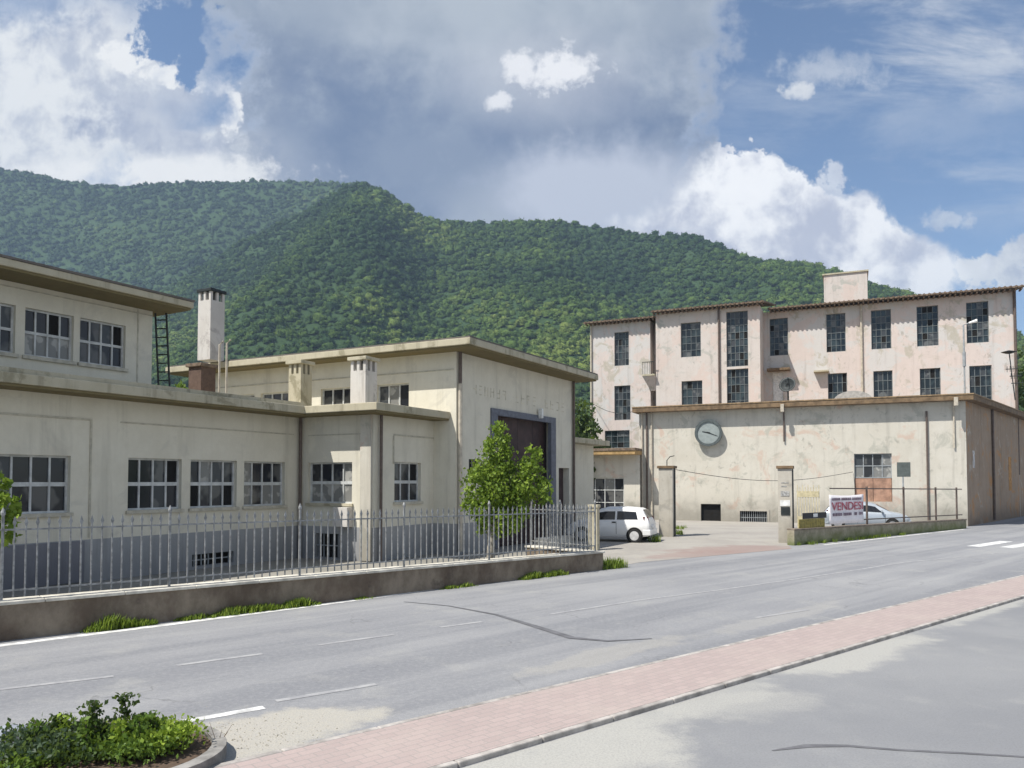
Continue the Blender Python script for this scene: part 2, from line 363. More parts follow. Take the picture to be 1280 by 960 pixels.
for nm, fa, fb in (('road_kerb', lambda u: UP(u), lambda u: UP(u) + .078), ('lot_kerb', lambda u: LO(u) - .075, lambda u: LO(u))):
    mb = MB(); u = U0
    while u < U1:
        mb.prism([rc(u, fa(u)), rc(u + .99, fa(u + .99)), rc(u + .99, fb(u + .99)), rc(u, fb(u))], -.02, KH + .004); u += 1.0
    struct(mb.build(nm, M['kerb'], bevel=.012))
sheet('parking_lot', [rc(-60, LO(-60) + .02), rc(150, LO(150) + .02), rc(150, 80), rc(-60, 80)], .002, M['lot'])

def ribbon(mb, pts, w, z):
    P = [gp(x, y, z) for x, y in pts]
    for k in range(len(P) - 1):
        t0 = (P[min(k + 1, len(P) - 1)] - P[max(k - 1, 0)]).normalized(); t1 = (P[min(k + 2, len(P) - 1)] - P[k]).normalized()
        w0 = w[k] if isinstance(w, list) else w; w1 = w[k + 1] if isinstance(w, list) else w
        n0 = Vector((t0.y, -t0.x, 0)) * w0 / 2; n1 = Vector((t1.y, -t1.x, 0)) * w1 / 2
        mb.quad(P[k] + n0, P[k + 1] + n1, P[k + 1] - n1, P[k] - n0)
mb = MB()
ribbon(mb, [(-40, 813), (0, 807), (200, 782), (400, 756), (560, 734), (700, 714), (760, 705)], .19, .004)
ribbon(mb, [(205, 906), (330, 884)], .13, .004)
ribbon(mb, [(1030, 681), (1120, 671), (1205, 661.5)], .16, .004)
for q in ([(1217, 683), (1258, 676.5)], [(1258, 684.5), (1300, 677.5)], [(1300, 686), (1340, 679)]): ribbon(mb, q, .5, .004)
struct(mb.build('edge_line', M['paint']))
mb = MB()
for q in ([(-40, 866), (0, 861.5), (142, 845)], [(221, 831.5), (328, 817)], [(398, 806), (492, 793)], [(550, 784), (602, 777)], [(688, 767.5), (800, 750), (910, 736), (1020, 720), (1130, 703), (1260, 690)], [(945, 772), (1010, 762)], [(345, 876), (470, 855)]):
    ribbon(mb, q, .10, .004)
struct(mb.build('centre_line', M['paint_worn']))
mb = MB()
ribbon(mb, [(505, 752), (560, 757), (620, 768), (670, 783), (715, 797), (760, 801), (815, 798)], [.03, .05, .09, .14, .16, .09, .03], .0075)
ribbon(mb, [(965, 938), (1010, 932), (1060, 932), (1120, 937), (1200, 941), (1300, 947)], [.02, .09, .06, .05, .05, .04], .006)
struct(mb.build('tar_seam', M['tar']))
# driveway, red paving and courtyard
sheet('driveway', [gp(*q).xy for q in [(756, 711), (800, 703), (900, 694), (990, 686), (980, 676), (975, 664), (1010, 655), (1200, 648), (1150, 636), (740, 640), (690, 668), (740, 690)]], .005, M['drive'])
yp = [rc(-20, -.05), rc(FLEN, -.05), gp(735, 690).xy, gp(690, 655).xy, (4, 60), (-40, 60)]
sheet('courtyard', yp, -.008, M['yard'])
# ------------------------------------------------------------------ window helper
def window(W, a, b, c, d, nx, nz, parent, fm, gm, depth=.16, fw=.05, mw=.03, sill=None, transom=None, name='window', open_cells=()):
    mb = MB(); o0, o1 = -depth, -depth + .06; h = fw
    mb.wbox(W, a, a + h, c, d, o0, o1); mb.wbox(W, b - h, b, c, d, o0, o1)
    mb.wbox(W, a + h, b - h, c, c + h, o0, o1); mb.wbox(W, a + h, b - h, d - h, d, o0, o1)
    for i in range(1, nx):
        u = a + (b - a) * i / nx; mb.wbox(W, u - mw / 2, u + mw / 2, c + h, d - h, o0, o1 - .004)
    for j in range(1, nz):
        z = c + (d - c) * j / nz; t = (transom or mw)
        mb.wbox(W, a + h, b - h, z - t / 2, z + t / 2, o0, o1 - .008)
    w = mb.build(name, fm, parent)
    p = MB(); rw_ = random.Random(int(abs(a) * 977 + abs(c) * 131 + nx)); mi = []; low_curtain = rw_.random() < .25
    for i in range(nx):
        for j in range(nz):
            u0_, u1_ = a + (b - a) * i / nx, a + (b - a) * (i + 1) / nx; z0_, z1_ = c + (d - c) * j / nz, c + (d - c) * (j + 1) / nz
            t = [rw_.uniform(-.005, .005) for _ in range(3)]; q = rw_.random()
            k = 0 if q < .66 else 1 if q < .83 else 2 if q < .91 else 3
            if j == 0 and low_curtain and gm is not M['glass_pink'] and rw_.random() < .6: k = 2
            mi.append(k); e = o0 + .012
            p.quad(W.P(u0_, z0_, e + t[0]), W.P(u1_, z0_, e + t[1]), W.P(u1_, z1_, e + t[1] + t[2]), W.P(u0_, z1_, e + t[0] + t[2]))
    po = p.build('pane', [gm, M['glass_mid'], M['curtain'] if gm is not M['glass_pink'] else M['glass_mid'], M['opening']], w)
    for f_, k in zip(po.data.polygons, mi): f_.material_index = k
    if sill is not None:
        s = MB(); s.wbox(W, a - .06, b + .06, c - .09, c - .003, -depth + .002, .07); s.build('sill', sill, w)
    return w
def rect(W, x0, x1, y0, y1, yref=None):
    ym = (y0 + y1) / 2; a = W.px(x0, ym)[0]; b = W.px(x1, ym)[0]; xm = (x0 + x1) / 2
    return (a, b, W.px(xm, y1)[1], W.px(xm, y0)[1])

# ------------------------------------------------------------------ cream office building (wing, porch, upper block)
dW = Vector((.505, .863, 0)).normalized(); dL = Vector((.89, -.456, 0)).normalized()
WG = Wall((-10.1, 20.0), dW)
uI = WG.u(375, 590)                                     # inner corner
pI = WG.P(uI, 0); PL = Wall(pI, dL)
tP = PL.u(466, 590); pC = PL.P(tP, 0); PF = Wall(pC, dW)
CL = Wall((-1.93, 26.2), dL)                            # left wall of the hall; u=0 at its front corner
CF = Wall((-1.93, 26.2), dW)
def cross(A, B):                                        # where two wall planes meet: u on A
    return (B.p - A.p).dot(B.n) / A.d.dot(B.n)
uPF = cross(PF, CL)
ZE = 4.62                                               # underside of the eaves
off = thing('office_building', 'cream two-storey office wing with flat overhanging roofs behind the iron fence, at the left', 'building', WG.P(0, 0))
zt, zb = WG.z(192, 573), WG.z(192, 637); u_ = lambda x: WG.u(x, 600)
holes = [(u_(a), u_(b), zb, zt) for a, b in ((-330, -200), (-112, -22), (-8, 88), (160, 227), (238, 296), (305, 356))]
base = [(WG.u(240, 712), WG.u(292, 712), .08, .42)]
PZ = WG.z(160, 671)
mb = MB(); mb.wall(WG, -14, uI, PZ, ZE, holes, .2)
mb.quad(WG.P(-14, 0), WG.P(-14, ZE), WG.P(-14, ZE, -12), WG.P(-14, 0, -12))
mb.quad(WG.P(-14, 0, -12), WG.P(-14, ZE, -12), WG.P(uI + 1, ZE, -12), WG.P(uI + 1, 0, -12))
mb.build('wing_wall', M['cream'], off)
plh = rect(PL, 394, 424, 667, 697)
mb = MB(); mb.wall(WG, -14, uI, -.02, PZ, base, .2); mb.wall(PL, 0, tP, -.02, PZ, [plh], .2)
mb.wall(PF, 0, uPF, -.02, PZ); mb.build('plinth', M['plinth'], off)
mb = MB(); ud = WG.u(104, 700); mb.wbox(WG, -10, ud, .02, PZ - .03, .003, .05); mb.build('plinth_panel', M['plinth_dark'], off)
for h in holes: window(WG, *h, 4, 2, off, M['white_frame'], M['glass'], .18, .05, .045, M['dark_trim'], .10)
def grille(W, h, parent, n=4):
    mb = MB()
    for i in range(n + 1):
        u = h[0] + (h[1] - h[0]) * (i + .5) / (n + 1); mb.wbox(W, u - .014, u + .014, h[2] + .003, h[3] - .003, -.1, -.07)
    mb.wbox(W, h[0] + .003, h[1] - .003, (h[2] + h[3]) / 2 - .015, (h[2] + h[3]) / 2 + .015, -.105, -.065)
    g_ = mb.build('basement_grille', M['grey_frame'], parent)
    p = MB(); p.quad(*[W.P(a, b, -.19) for a, b in ((h[0], h[2]), (h[1], h[2]), (h[1], h[3]), (h[0], h[3]))]); p.build('pane', M['opening'], g_)
grille(WG, base[0], off, 5); grille(PL, plh, off, 4)
# porch
hp = rect(PL, 385, 440, 578, 629); hf = rect(PF, 493, 526, 578, 627)
mb = MB(); mb.wall(PL, 0, tP, PZ, ZE, [hp], .2); mb.wall(PF, 0, uPF, PZ, ZE, [hf], .2); mb.build('porch_wall', M['cream'], off)
window(PL, *hp, 4, 2, off, M['white_frame'], M['glass'], .18, .05, .045, M['fascia'], .10); window(PF, *hf, 3, 2, off, M['white_frame'], M['glass'], .18, .05, .045, M['dark_trim'], .10)
b1 = PL.u(423, 640); b2 = PL.u(441, 640); mb = MB(); mb.wbox(PL, b1, b2, PL.z(432, 658), PL.z(432, 634), .003, .28); mb.build('sill_ledge', M['white_plaster'], off, bevel=.01)  # pale box for the sunlit ledge below the porch window
# dark strips drawing the shaded panel grooves of wing and porch
mb = MB(); um = WG.u(114, 580); zm = WG.z(114, 526)
mb.wbox(WG, -13.5, um, zm, zm + .05, .002, .022); mb.wbox(WG, um - .05, um, PZ + .05, zm - .003, .002, .022)
mb.wbox(WG, WG.u(150, 560), uI - .3, zm, zm + .035, .002, .018)
zq = PF.z(510, 546); mb.wbox(PF, PF.u(492), PF.u(546), zq, zq + .05, .002, .02); mb.wbox(PF, PF.u(491), PF.u(492.6), PF.z(500, 580), zq - .003, .002, .02)
zl = PL.z(420, 544); mb.wbox(PL, .35, tP - .5, zl, zl + .035, .002, .016); mb.build('dark_trim', M['dark_trim'], off)
mb = MB(); mb.wbox(PL, tP - .45, tP - .03, .02, ZE - .005, .003, .07); mb.build('porch_pier', M['cream_lit'], off)
# eaves: wing roof slab + porch roof slab share one polygon
ov = .85; OVP = .7
def isect(A, oa, B, ob):                                # corner of two offset wall planes
    a = A.p + A.n * oa; b = B.p + B.n * ob; t = (b - a).dot(B.n) / A.d.dot(B.n); q = a + A.d * t; return (q.x, q.y)
i1 = isect(WG, ov, PL, OVP); i2 = isect(PL, OVP, PF, OVP); i3 = isect(PF, OVP, CL, 0)
back = WG.P(uI + .5, 0, -12)
roofpoly = [WG.P(-14.6, 0, ov).xy[:], i1, i2, i3, CL.P(-5, 0, 0).xy[:], CL.P(-11, 0, 0).xy[:], WG.P(-14.6, 0, -12).xy[:]]
mb = MB(); mb.prism(roofpoly, ZE + .06, ZE + .30); r_ = mb.build('roof', M['fascia'], off, bevel=.02)
ins = .05
j1 = isect(WG, ov - ins, PL, OVP - ins); j2 = isect(PL, OVP - ins, PF, OVP - ins); j3 = isect(PF, OVP - ins, CL, .03)
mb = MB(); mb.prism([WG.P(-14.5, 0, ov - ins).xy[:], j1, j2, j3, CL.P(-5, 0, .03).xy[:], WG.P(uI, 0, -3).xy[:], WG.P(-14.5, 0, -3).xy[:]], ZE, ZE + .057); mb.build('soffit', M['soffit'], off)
# dark gutter edge standing on the roof edge
mb = MB(); mb.prism([WG.P(-14.6, 0, ov - .12).xy[:], isect(WG, ov - .12, PL, OVP - .12), isect(WG, ov - .3, PL, OVP - .3), WG.P(-14.6, 0, ov - .3).xy[:]], ZE + .303, ZE + .42); mb.build('roof_edge', M['fascia'], off)
# upper block, set back
SB = 1.2
UB = Wall(WG.P(0, 0, -SB), dW); uE = UB.u(190, 430)
ZU = UB.z(190, 388); Z0 = ZE + .305
hz0, hz1 = UB.z(128, 457), UB.z(128, 402)
hu = [(UB.u(a, 420), UB.u(b, 420), hz0, hz1) for a, b in ((-140, -62), (-52, 19), (31, 92), (100, 157))]
UE = Wall(UB.P(uE, 0), -UB.n)                           # end wall, seen edge-on
mb = MB(); mb.wall(UB, -13, uE, Z0, ZU, hu, .18)
mb.quad(UB.P(uE, Z0), UB.P(uE, Z0, -8), UB.P(uE, ZU, -8), UB.P(uE, ZU)); mb.quad(UB.P(-13, Z0), UB.P(-13, ZU), UB.P(-13, ZU, -8), UB.P(-13, Z0, -8))
mb.quad(UB.P(uE, Z0, -8), UB.P(-13, Z0, -8), UB.P(-13, ZU, -8), UB.P(uE, ZU, -8)); mb.build('upper_wall', M['cream'], off)
for h in hu: window(UB, *h, 4, 2, off, M['white_frame'], M['glass'], .16, .05, .04, M['dark_trim'], .07)
mb = MB(); ug = UB.u(172, 430); mb.wbox(UB, ug - .02, ug + .02, Z0, ZU, .002, .014)
mb.wbox(UB, -13, uE, hz1 + .42, hz1 + .45, .002, .02); mb.build('upper_dark_trim', M['dark_trim'], off)  # same dark strips for groove shade on the upper block
mb = MB(); mb.wbox(UB, -13.7, uE + .52, ZU + .03, ZU + .21, -8.7, 1.15); mb.build('upper_roof', M['fascia'], off, bevel=.02)
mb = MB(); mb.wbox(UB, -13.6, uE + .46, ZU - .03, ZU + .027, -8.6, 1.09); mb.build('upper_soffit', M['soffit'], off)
mb = MB(); mb.wbox(UB, -13.72, uE + .54, ZU + .213, ZU + .27, -8.7, 1.17); mb.build('roof_covering', M['roof_dark'], off)

def chimney(px, D, ztop, w, zbase, parent, m, cap, holes=True, name='chimney', capw=.08):
    d = ray(px, 520); c = Vector((d.x / d.y * D, D, 0)); W = Wall(c, dL); V = W.n
    mb = MB(); zc = ztop - .12
    body = zc - .34 if holes else zc
    mb.wbox(W, -w / 2, w / 2, zbase, body, -w / 2, w / 2)
    if holes:
        for a in (-1, 0, 1):
            for b in (-1, 0, 1):
                if a == 0 and b == 0: continue
                q = w / 2 - .06; mb.wbox(W, a * q - .055, a * q + .055, body + .001, zc - .001, b * q - .055, b * q + .055)
    ch = mb.build(name, m, parent)
    if holes:
        k = MB(); k.wbox(W, -w / 2 + .14, w / 2 - .14, body + .002, zc - .002, -w / 2 + .14, w / 2 - .14); k.build('flue', M['opening'], ch)
    k = MB(); k.wbox(W, -w / 2 - capw, w / 2 + capw, zc, ztop, -w / 2 - capw, w / 2 + capw); k.build('chimney_cap', cap, ch, bevel=.015)
chimney(375, 26.6, 6.72, .56, Z0 - .05, off, M['fascia'], M['fascia'])
chimney(454.5, 25.2, 6.62, .62, Z0 - .05, off, M['white_plaster'], M['fascia'])
chimney(252, 26.6, 6.62, .62, Z0 - .05, off, M['brick_red'], M['tile'], False, 'brick_flue')
for px, y0 in ((274, 430), (283, 428)):
    D = 24.5; d = ray(px, 480); mb = MB(); mb.tube([(d.x / d.y * D, D, Z0 - .05), (d.x / d.y * D, D, 2.5 + (602 - y0) / 950 * D), (d.x / d.y * D + .12, D, 2.5 + (602 - y0) / 950 * D + .12)], .035, 6); mb.build('vent_pipe', M['pipe_pale'], off)
mb = MB(); q = PL.P(.12, 0, .12); mb.tube([(q.x, q.y, .02), (q.x, q.y, ZE + .02)], .055, 8); mb.build('downpipe', M['pipe'], off)
mb = MB(); q = PF.P(.28, 0, .1); mb.tube([(q.x, q.y, .02), (q.x, q.y, ZE + .02)], .05, 8); mb.build('downpipe', M['pipe'], off)

# iron ladder between the two roofs
d = ray(206, 480); D = 22.1; LB = Vector((d.x / d.y * D, D, Z0 + .02)); LT = Vector((LB.x - .13, LB.y - .05, ZU + .02))
lad = thing('iron_ladder', 'dark iron ladder leaning from the lower roof up to the upper eave', 'ladder', LB)
sx = Vector((.92, -.1, 0)).normalized() * .17
for s in (-1, 1): mb = MB(); mb.tube([LB + sx * s, LT + sx * s], .028, 6); mb.build('ladder_rail', M['dark_iron'], lad)
mb = MB()
for k in range(1, 10): p = LB.lerp(LT, k / 10); mb = MB(); mb.tube([p - sx, p + sx], .02, 6); mb.build('rung', M['dark_iron'], lad)

# ------------------------------------------------------------------ hall with the big gateway
hall = thing('factory_hall', 'tall cream hall with a projecting flat roof and big dark gateway behind the small tree', 'building', CF.P(0, 0))
LCF = CF.u(716, 540); LCL = -CL.u(236, 480); ZH = 7.02
gw = rect(CF, 615, 692, 516, 640); gw = (gw[0], gw[1], .02, CF.z(640, 518))
sw = rect(CF, 586, 600, 574, 604); dr = rect(CF, 698.5, 711.5, 585, 640); dr = (dr[0], dr[1], .02, dr[3])
mb = MB(); mb.wall(CF, 0, LCF, PZ, ZH, [(gw[0], gw[1], PZ, gw[3]), sw, (dr[0], dr[1], PZ, dr[3])], .35)
cw = [rect(CL, 471, 511, 480, 503), rect(CL, 401, 440, 485, 507), rect(CL, 326, 362, 491, 512), rect(CL, 282, 318, 494, 514)]
zc0, zc1 = 5.15, cw[0][3]; cw = [(a, b, zc0, zc1) for a, b, _, _ in cw]
mb.wall(CL, -LCL, 0, PZ, ZH, cw, .18)
bk = CF.P(LCF, 0, -LCL)
mb.quad(CF.P(LCF, 0), CF.P(LCF, 0, -LCL), CF.P(LCF, ZH, -LCL), CF.P(LCF, ZH))
e1 = CL.P(-LCL, 0); e2 = CF.P(LCF, 0, -LCL); mb.quad(e2, e1, e1 + Vector((0, 0, ZH)), e2 + Vector((0, 0, ZH)))
mb.build('wall', M['cream'], hall)
mb = MB(); mb.wall(CF, 0, LCF, -.02, PZ, [(gw[0], gw[1], -.02, PZ), (dr[0], dr[1], -.02, PZ)], .35); mb.wall(CL, -LCL, 0, -.02, PZ); mb.build('plinth', M['plinth'], hall)
for h in cw: window(CL, *h, 3, 1, hall, M['white_frame'], M['glass'], .16, .05, .05)
# gateway: frame and dark leaf doors
mb = MB(); f_ = .32
mb.wbox(CF, gw[0] - .12, gw[0] + f_, .01, gw[3] + .12, -.1, .06); mb.wbox(CF, gw[1] - f_, gw[1] + .12, .01, gw[3] + .12, -.1, .06); mb.wbox(CF, gw[0] + f_, gw[1] - f_, gw[3] - .12, gw[3] + .12, -.1, .06)
gf = mb.build('gateway', M['door_frame'], hall)
mb = MB(); n_ = 4
for k in range(n_):
    a = gw[0] + (gw[1] - gw[0]) * k / n_; b = gw[0] + (gw[1] - gw[0]) * (k + 1) / n_; mb.wbox(CF, a + .01, b - .01, .02, gw[3], -.40, -.34)
mb.build('gateway_leaf', M['door_brown'], gf)
window(CF, *sw, 2, 3, hall, M['dark_iron'], M['glass'], .2, .04)
mb = MB(); mb.quad(CF.P(dr[0], 0, -.3), CF.P(dr[1], 0, -.3), CF.P(dr[1], dr[3], -.3), CF.P(dr[0], dr[3], -.3)); mb.build('side_door', M['door_brown'], hall)
# gate lamp over the opening
mb = MB(); ul, zl = CF.px(672, 517); mb.wbox(CF, ul - .07, ul + .07, zl - .2, zl + .2, .063, .25); mb.build('gate_lamp', M['white_paint'], hall, bevel=.03)
# roof
oh = 1.05; ol = .78
c1_ = isect(CF, oh, CL, ol); ex = Wall(CF.P(LCF, 0), -CF.n)
rp = [CL.P(-LCL - .5, 0, ol).xy[:], c1_, CF.P(LCF + .5, 0, oh).xy[:], CF.P(LCF + .5, 0, -LCL - .5).xy[:], CL.P(-LCL - .5, 0, -9).xy[:]]
mb = MB(); mb.prism(rp, ZH + .05, ZH + .28); mb.build('roof', M['fascia'], hall, bevel=.02)
o2 = oh - .07; rp2 = [CL.P(-LCL - .4, 0, ol - .07).xy[:], isect(CF, o2, CL, ol - .07), CF.P(LCF + .42, 0, o2).xy[:], CF.P(LCF + .42, 0, -6).xy[:], CL.P(-LCL - .4, 0, -6).xy[:]]
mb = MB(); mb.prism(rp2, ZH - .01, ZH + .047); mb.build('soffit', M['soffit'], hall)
o3 = oh - .02; rp3 = [CL.P(-LCL - .45, 0, ol - .02).xy[:], isect(CF, o3, CL, ol - .02), CF.P(LCF + .46, 0, o3).xy[:], CF.P(LCF + .46, 0, -LCL).xy[:], CL.P(-LCL - .45, 0, -8).xy[:]]
mb = MB(); mb.prism(rp3, ZH + .283, ZH + .33); mb.build('roof_covering', M['roof_dark'], hall)
chimney(262.5, 30.2, 10.15, .70, ZH + .3, hall, M['white_plaster'], M['dark_iron'], True, 'chimney', .05)
# pipes, and a dark strip drawing groove shade
mb = MB(); q = CF.P(.12, 0, .09); mb.tube([(q.x, q.y, ZH - .02), (q.x, q.y, CF.z(574, 482))], .06, 8); mb.build('downpipe', M['pipe'], hall)
mb = MB(); mb.tube([(q.x, q.y, CF.z(574, 480)), (q.x, q.y, CF.z(574, 546)), (q.x + .02, q.y, .1)], .075, 8); mb.build('downpipe', M['pipe_pale'], hall)  # pale lower length paints the sunlit stretch of the same pipe
mb = MB(); q = CF.P(LCF - .08, 0, .09); mb.tube([(q.x, q.y, .1), (q.x, q.y, ZH - .02)], .06, 8); mb.build('downpipe', M['pipe'], hall)
mb = MB(); mb.wbox(CL, -LCL, -.1, 6.38, 6.42, .002, .02); mb.build('dark_trim', M['dark_trim'], hall)
# traces of removed lettering over the gateway: faint broken marks, three groups
mb = MB(); rng = random.Random(3)
def trace(x0, x1, y0, y1, n, hpx):
    for k in range(n):
        t = (k + .15) / n; x = x0 + (x1 - x0) * t; y = y0 + (y1 - y0) * t; w = (x1 - x0) / n * .62
        a, z1 = CF.px(x, y); b, _ = CF.px(x + w, y); z0 = CF.px(x, y + hpx)[1]; s = .045
        for (p, q, r, t_) in rng.sample([(a, a + s, z0, z1), (b - s, b, z0, z1), (a + s, b - s, z1 - s, z1), (a + s, b - s, z0, z0 + s), (a + s, b - s, (z0 + z1) / 2, (z0 + z1) / 2 + s)], rng.choice((2, 3, 3))):
            mb.wbox(CF, p, q, r, t_, .002, .006)
trace(590, 634, 480, 489, 6, 12); trace(643, 672, 491, 497, 4, 12); trace(680, 707, 499, 505, 4, 11)
mb.build('lettering', simple('lettering_trace', (.55, .51, .40), .9, var=.3), hall)
# lower rear bay of the hall
XB = Wall(CF.P(LCF, 0, -1.2), dW); LX = XB.u(742, 600); ZX = XB.z(728, 556)
mb = MB(); mb.wall(XB, 0, LX, -.02, ZX); mb.quad(XB.P(LX, 0), XB.P(LX, 0, -6), XB.P(LX, ZX, -6), XB.P(LX, ZX)); mb.build('rear_bay_wall', M['cream'], hall)
mb = MB(); mb.wbox(XB, .02, LX + .5, ZX, ZX + .25, -6, .7); mb.build('rear_bay_roof', M['fascia'], hall, bevel=.02)

# ------------------------------------------------------------------ clock warehouse
dA = Vector((.913, -.408, 0)).normalized()
corner = gp(1210, 658); K = Wall(corner, dA)            # u=0 at the right corner, negative to the left
LK = -K.u(799, 560); ZK = K.z(1205, 499)
wh = thing('clock_warehouse', 'low pale cream warehouse with brown eaves and a round clock on its sunlit front', 'building', K.P(-LK / 2, 0))
dS = Vector((gp(1280, 645).x - corner.x, gp(1280, 645).y - corner.y, 0)).normalized(); S = Wall(corner, dS); LS = 26
dwn = rect(K, 1068, 1115, 567, 627); op1 = rect(K, 876, 901, 630, 652); op2 = rect(K, 925, 959, 639, 655)
mb = MB(); mb.wall(K, -LK, 0, -.02, ZK, [dwn, op1, op2], .22)
mb.quad(K.P(-LK, 0), K.P(-LK, ZK), K.P(-LK, ZK, -9), K.P(-LK, 0, -9)); mb.build('wall', M['cream_lit'], wh)
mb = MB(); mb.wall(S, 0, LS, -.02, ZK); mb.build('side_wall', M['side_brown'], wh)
zmid = dwn[2] + (dwn[3] - dwn[2]) * .49
window(K, dwn[0], dwn[1], zmid, dwn[3], 4, 2, wh, M['grey_frame'], M['glass'], .18, .05, .05)
for a, b in ((dwn[0] + .02, (dwn[0] + dwn[1]) / 2 - .01), ((dwn[0] + dwn[1]) / 2 + .01, dwn[1] - .02)):
    mb = MB(); mb.wbox(K, a, b, dwn[2], zmid - .02, -.2, -.12); mb.build('rust_panel', M['rust'], wh, bevel=.01)
mb = MB(); mb.quad(*[K.P(a, b, -.215) for a, b in ((op1[0], op1[2]), (op1[1], op1[2]), (op1[1], op1[3]), (op1[0], op1[3]))]); mb.build('hatch_opening', M['opening'], wh)
grille(K, op2, wh, 12)
mb = MB(); mb.wbox(K, op2[0] - .15, op2[1] + .15, op2[2] - .14, op2[2] - .003, .003, .09); mb.wbox(K, op2[0] - .14, op2[0] - .003, op2[2], op2[3] + .12, .003, .04); mb.wbox(K, op2[1] + .003, op2[1] + .14, op2[2], op2[3] + .12, .003, .04); mb.wbox(K, op2[0], op2[1], op2[3] + .003, op2[3] + .12, .003, .04); mb.build('grille_surround', M['pillar'], wh)
ko = .62
kp = [K.P(-LK - .3, 0, ko).xy[:], isect(K, ko, S, .5), S.P(LS, 0, .5).xy[:], S.P(LS, 0, -9).xy[:], K.P(-LK - .3, 0, -10).xy[:]]
mb = MB(); mb.prism(kp, ZK - .10, ZK + .20); mb.build('roof', M['brown_eave'], wh, bevel=.015)
kp2 = [K.P(-LK - .32, 0, ko + .03).xy[:], isect(K, ko + .03, S, .53), S.P(LS, 0, .53).xy[:], S.P(LS, 0, -9).xy[:], K.P(-LK - .3, 0, -10).xy[:]]
mb = MB(); mb.prism(kp2, ZK + .203, ZK + .27); mb.build('gutter', simple('tan_gutter', (.27, .19, .11), .8, var=.3), wh)
def pipe_on(W, u, z0, z1, parent, m, r=.05, off_=.09, nm='downpipe'):
    q = W.P(u, 0, off_); mb = MB(); mb.tube([(q.x, q.y, z0), (q.x, q.y, z1)], r, 8); return mb.build(nm, m, parent)
pipe_on(K, K.u(980, 530), K.z(980, 552), ZK - .01, wh, M['pipe'], .05)
pipe_on(K, K.u(1159, 570), .2, K.z(1159, 514), wh, M['pipe'], .055)
pipe_on(K, K.u(1193, 570), K.z(1193, 560), ZK - .01, wh, M['pipe_pale'], .045)
for x, m in ((803, 'pipe_pale'), (809, 'pipe'), (815, 'pipe_pale')): pipe_on(K, K.u(x, 570), .1, ZK - .01, wh, M[m], .06)
pipe_on(S, S.u(1240, 580), .1, ZK - .01, wh, M['pipe'], .07)
for x in (979, 1193):                                    # rain hoppers at the eave
    u = K.u(x, 505); mb = MB(); mb.wbox(K, u - .1, u + .1, ZK - .42, ZK + .06, ko + .005, ko + .2); mb.build('rain_hopper', M['pipe_pale'], wh, bevel=.02)
mb = MB(); u = S.u(1262, 570); mb.wbox(S, u - .5, u + .5, 1.9, 4.2, .002, .012); mb.build('orange_poster', simple('orange_poster', (.40, .21, .07), .8, var=.4), wh)
mb = MB(); u = S.u(1217, 572); mb.wbox(S, u - .25, u + .25, 3.3, 4.3, .002, .012); mb.build('torn_poster', simple('torn_poster', (.52, .50, .48), .8, var=.4), wh)
# skylight dome on the roof
mb = MB(); u = K.u(1066, 490); n = 12; zt_ = ZK + .27
for k in range(n):
    a0, a1 = math.pi * k / n, math.pi * (k + 1) / n
    p = [K.P(u - 1.1 * math.cos(a), zt_ + .62 * math.sin(a), o) for a in (a0, a1) for o in (-1.2, -2.6)]
    mb.quad(p[0], p[2], p[3], p[1])
mb.quad(*[K.P(u - 1.1 * math.cos(math.pi * k / n), zt_ + .62 * math.sin(math.pi * k / n), -1.2) for k in range(n + 1)])
mb.build('skylight', simple('grey_skylight', (.36, .35, .33), .5), wh)

# wall clock
uc, zc_ = K.px(884, 540.5, .75); R_ = 16.5 / 950 * (K.P(uc, 0, .75).y)
cl = thing('wall_clock', 'round grey drum clock projecting from the cream warehouse front', 'clock', K.P(uc, zc_))
ctr = K.P(uc, zc_, .004)
mb = MB(); mb.disc(ctr, K.n, R_, .30, 40); mb.build('case', simple('grey_green_case', (.13, .15, .145), .5), cl, smooth=False)
fc = K.P(uc, zc_, .306)
mb = MB(); nseg = 40
for k in range(nseg):
    w0, w1 = 2 * math.pi * k / nseg, 2 * math.pi * (k + 1) / nseg
    def rp_(w, r, o): return K.P(uc + math.cos(w) * r, zc_ + math.sin(w) * r, o)
    mb.quad(rp_(w0, R_ * .84, .31), rp_(w0, R_ * 1.03, .31), rp_(w1, R_ * 1.03, .31), rp_(w1, R_ * .84, .31))
    mb.quad(rp_(w0, R_ * .84, .40), rp_(w0, R_ * .84, .31), rp_(w1, R_ * .84, .31), rp_(w1, R_ * .84, .40))
    mb.quad(rp_(w0, R_ * .84, .40), rp_(w1, R_ * .84, .40), rp_(w1, R_ * 1.03, .40), rp_(w0, R_ * 1.03, .40))
    mb.quad(rp_(w0, R_ * 1.03, .31), rp_(w0, R_ * 1.03, .40), rp_(w1, R_ * 1.03, .40), rp_(w1, R_ * 1.03, .31))
mb.build('rim', simple('dark_rim', (.085, .10, .10), .45), cl)
mb = MB(); mb.disc(fc, K.n, R_ * .845, .03, 40); dial = mb.build('dial', simple('weathered_dial', (.27, .305, .30), .6, var=.1), cl)
for nm, ang, ln, w in (('hour_hand', 168, .42, .055), ('minute_hand', -22, .66, .042)):
    a = R(ang); ux = Vector((math.cos(a), math.sin(a))); mb = MB(); pts = []
    for (l, s) in ((-.1, -1), (ln * R_ / .8 * .9, -.5), (ln * R_ / .8 * .9, .5), (-.1, 1)):
        pts.append((l * ux.x - s * w * ux.y, l * ux.y + s * w * ux.x))
    mb.hexa([K.P(uc + p, zc_ + q, .335) for p, q in pts], [K.P(uc + p, zc_ + q, .345) for p, q in pts]); mb.build(nm, M['dark_iron'], dial)

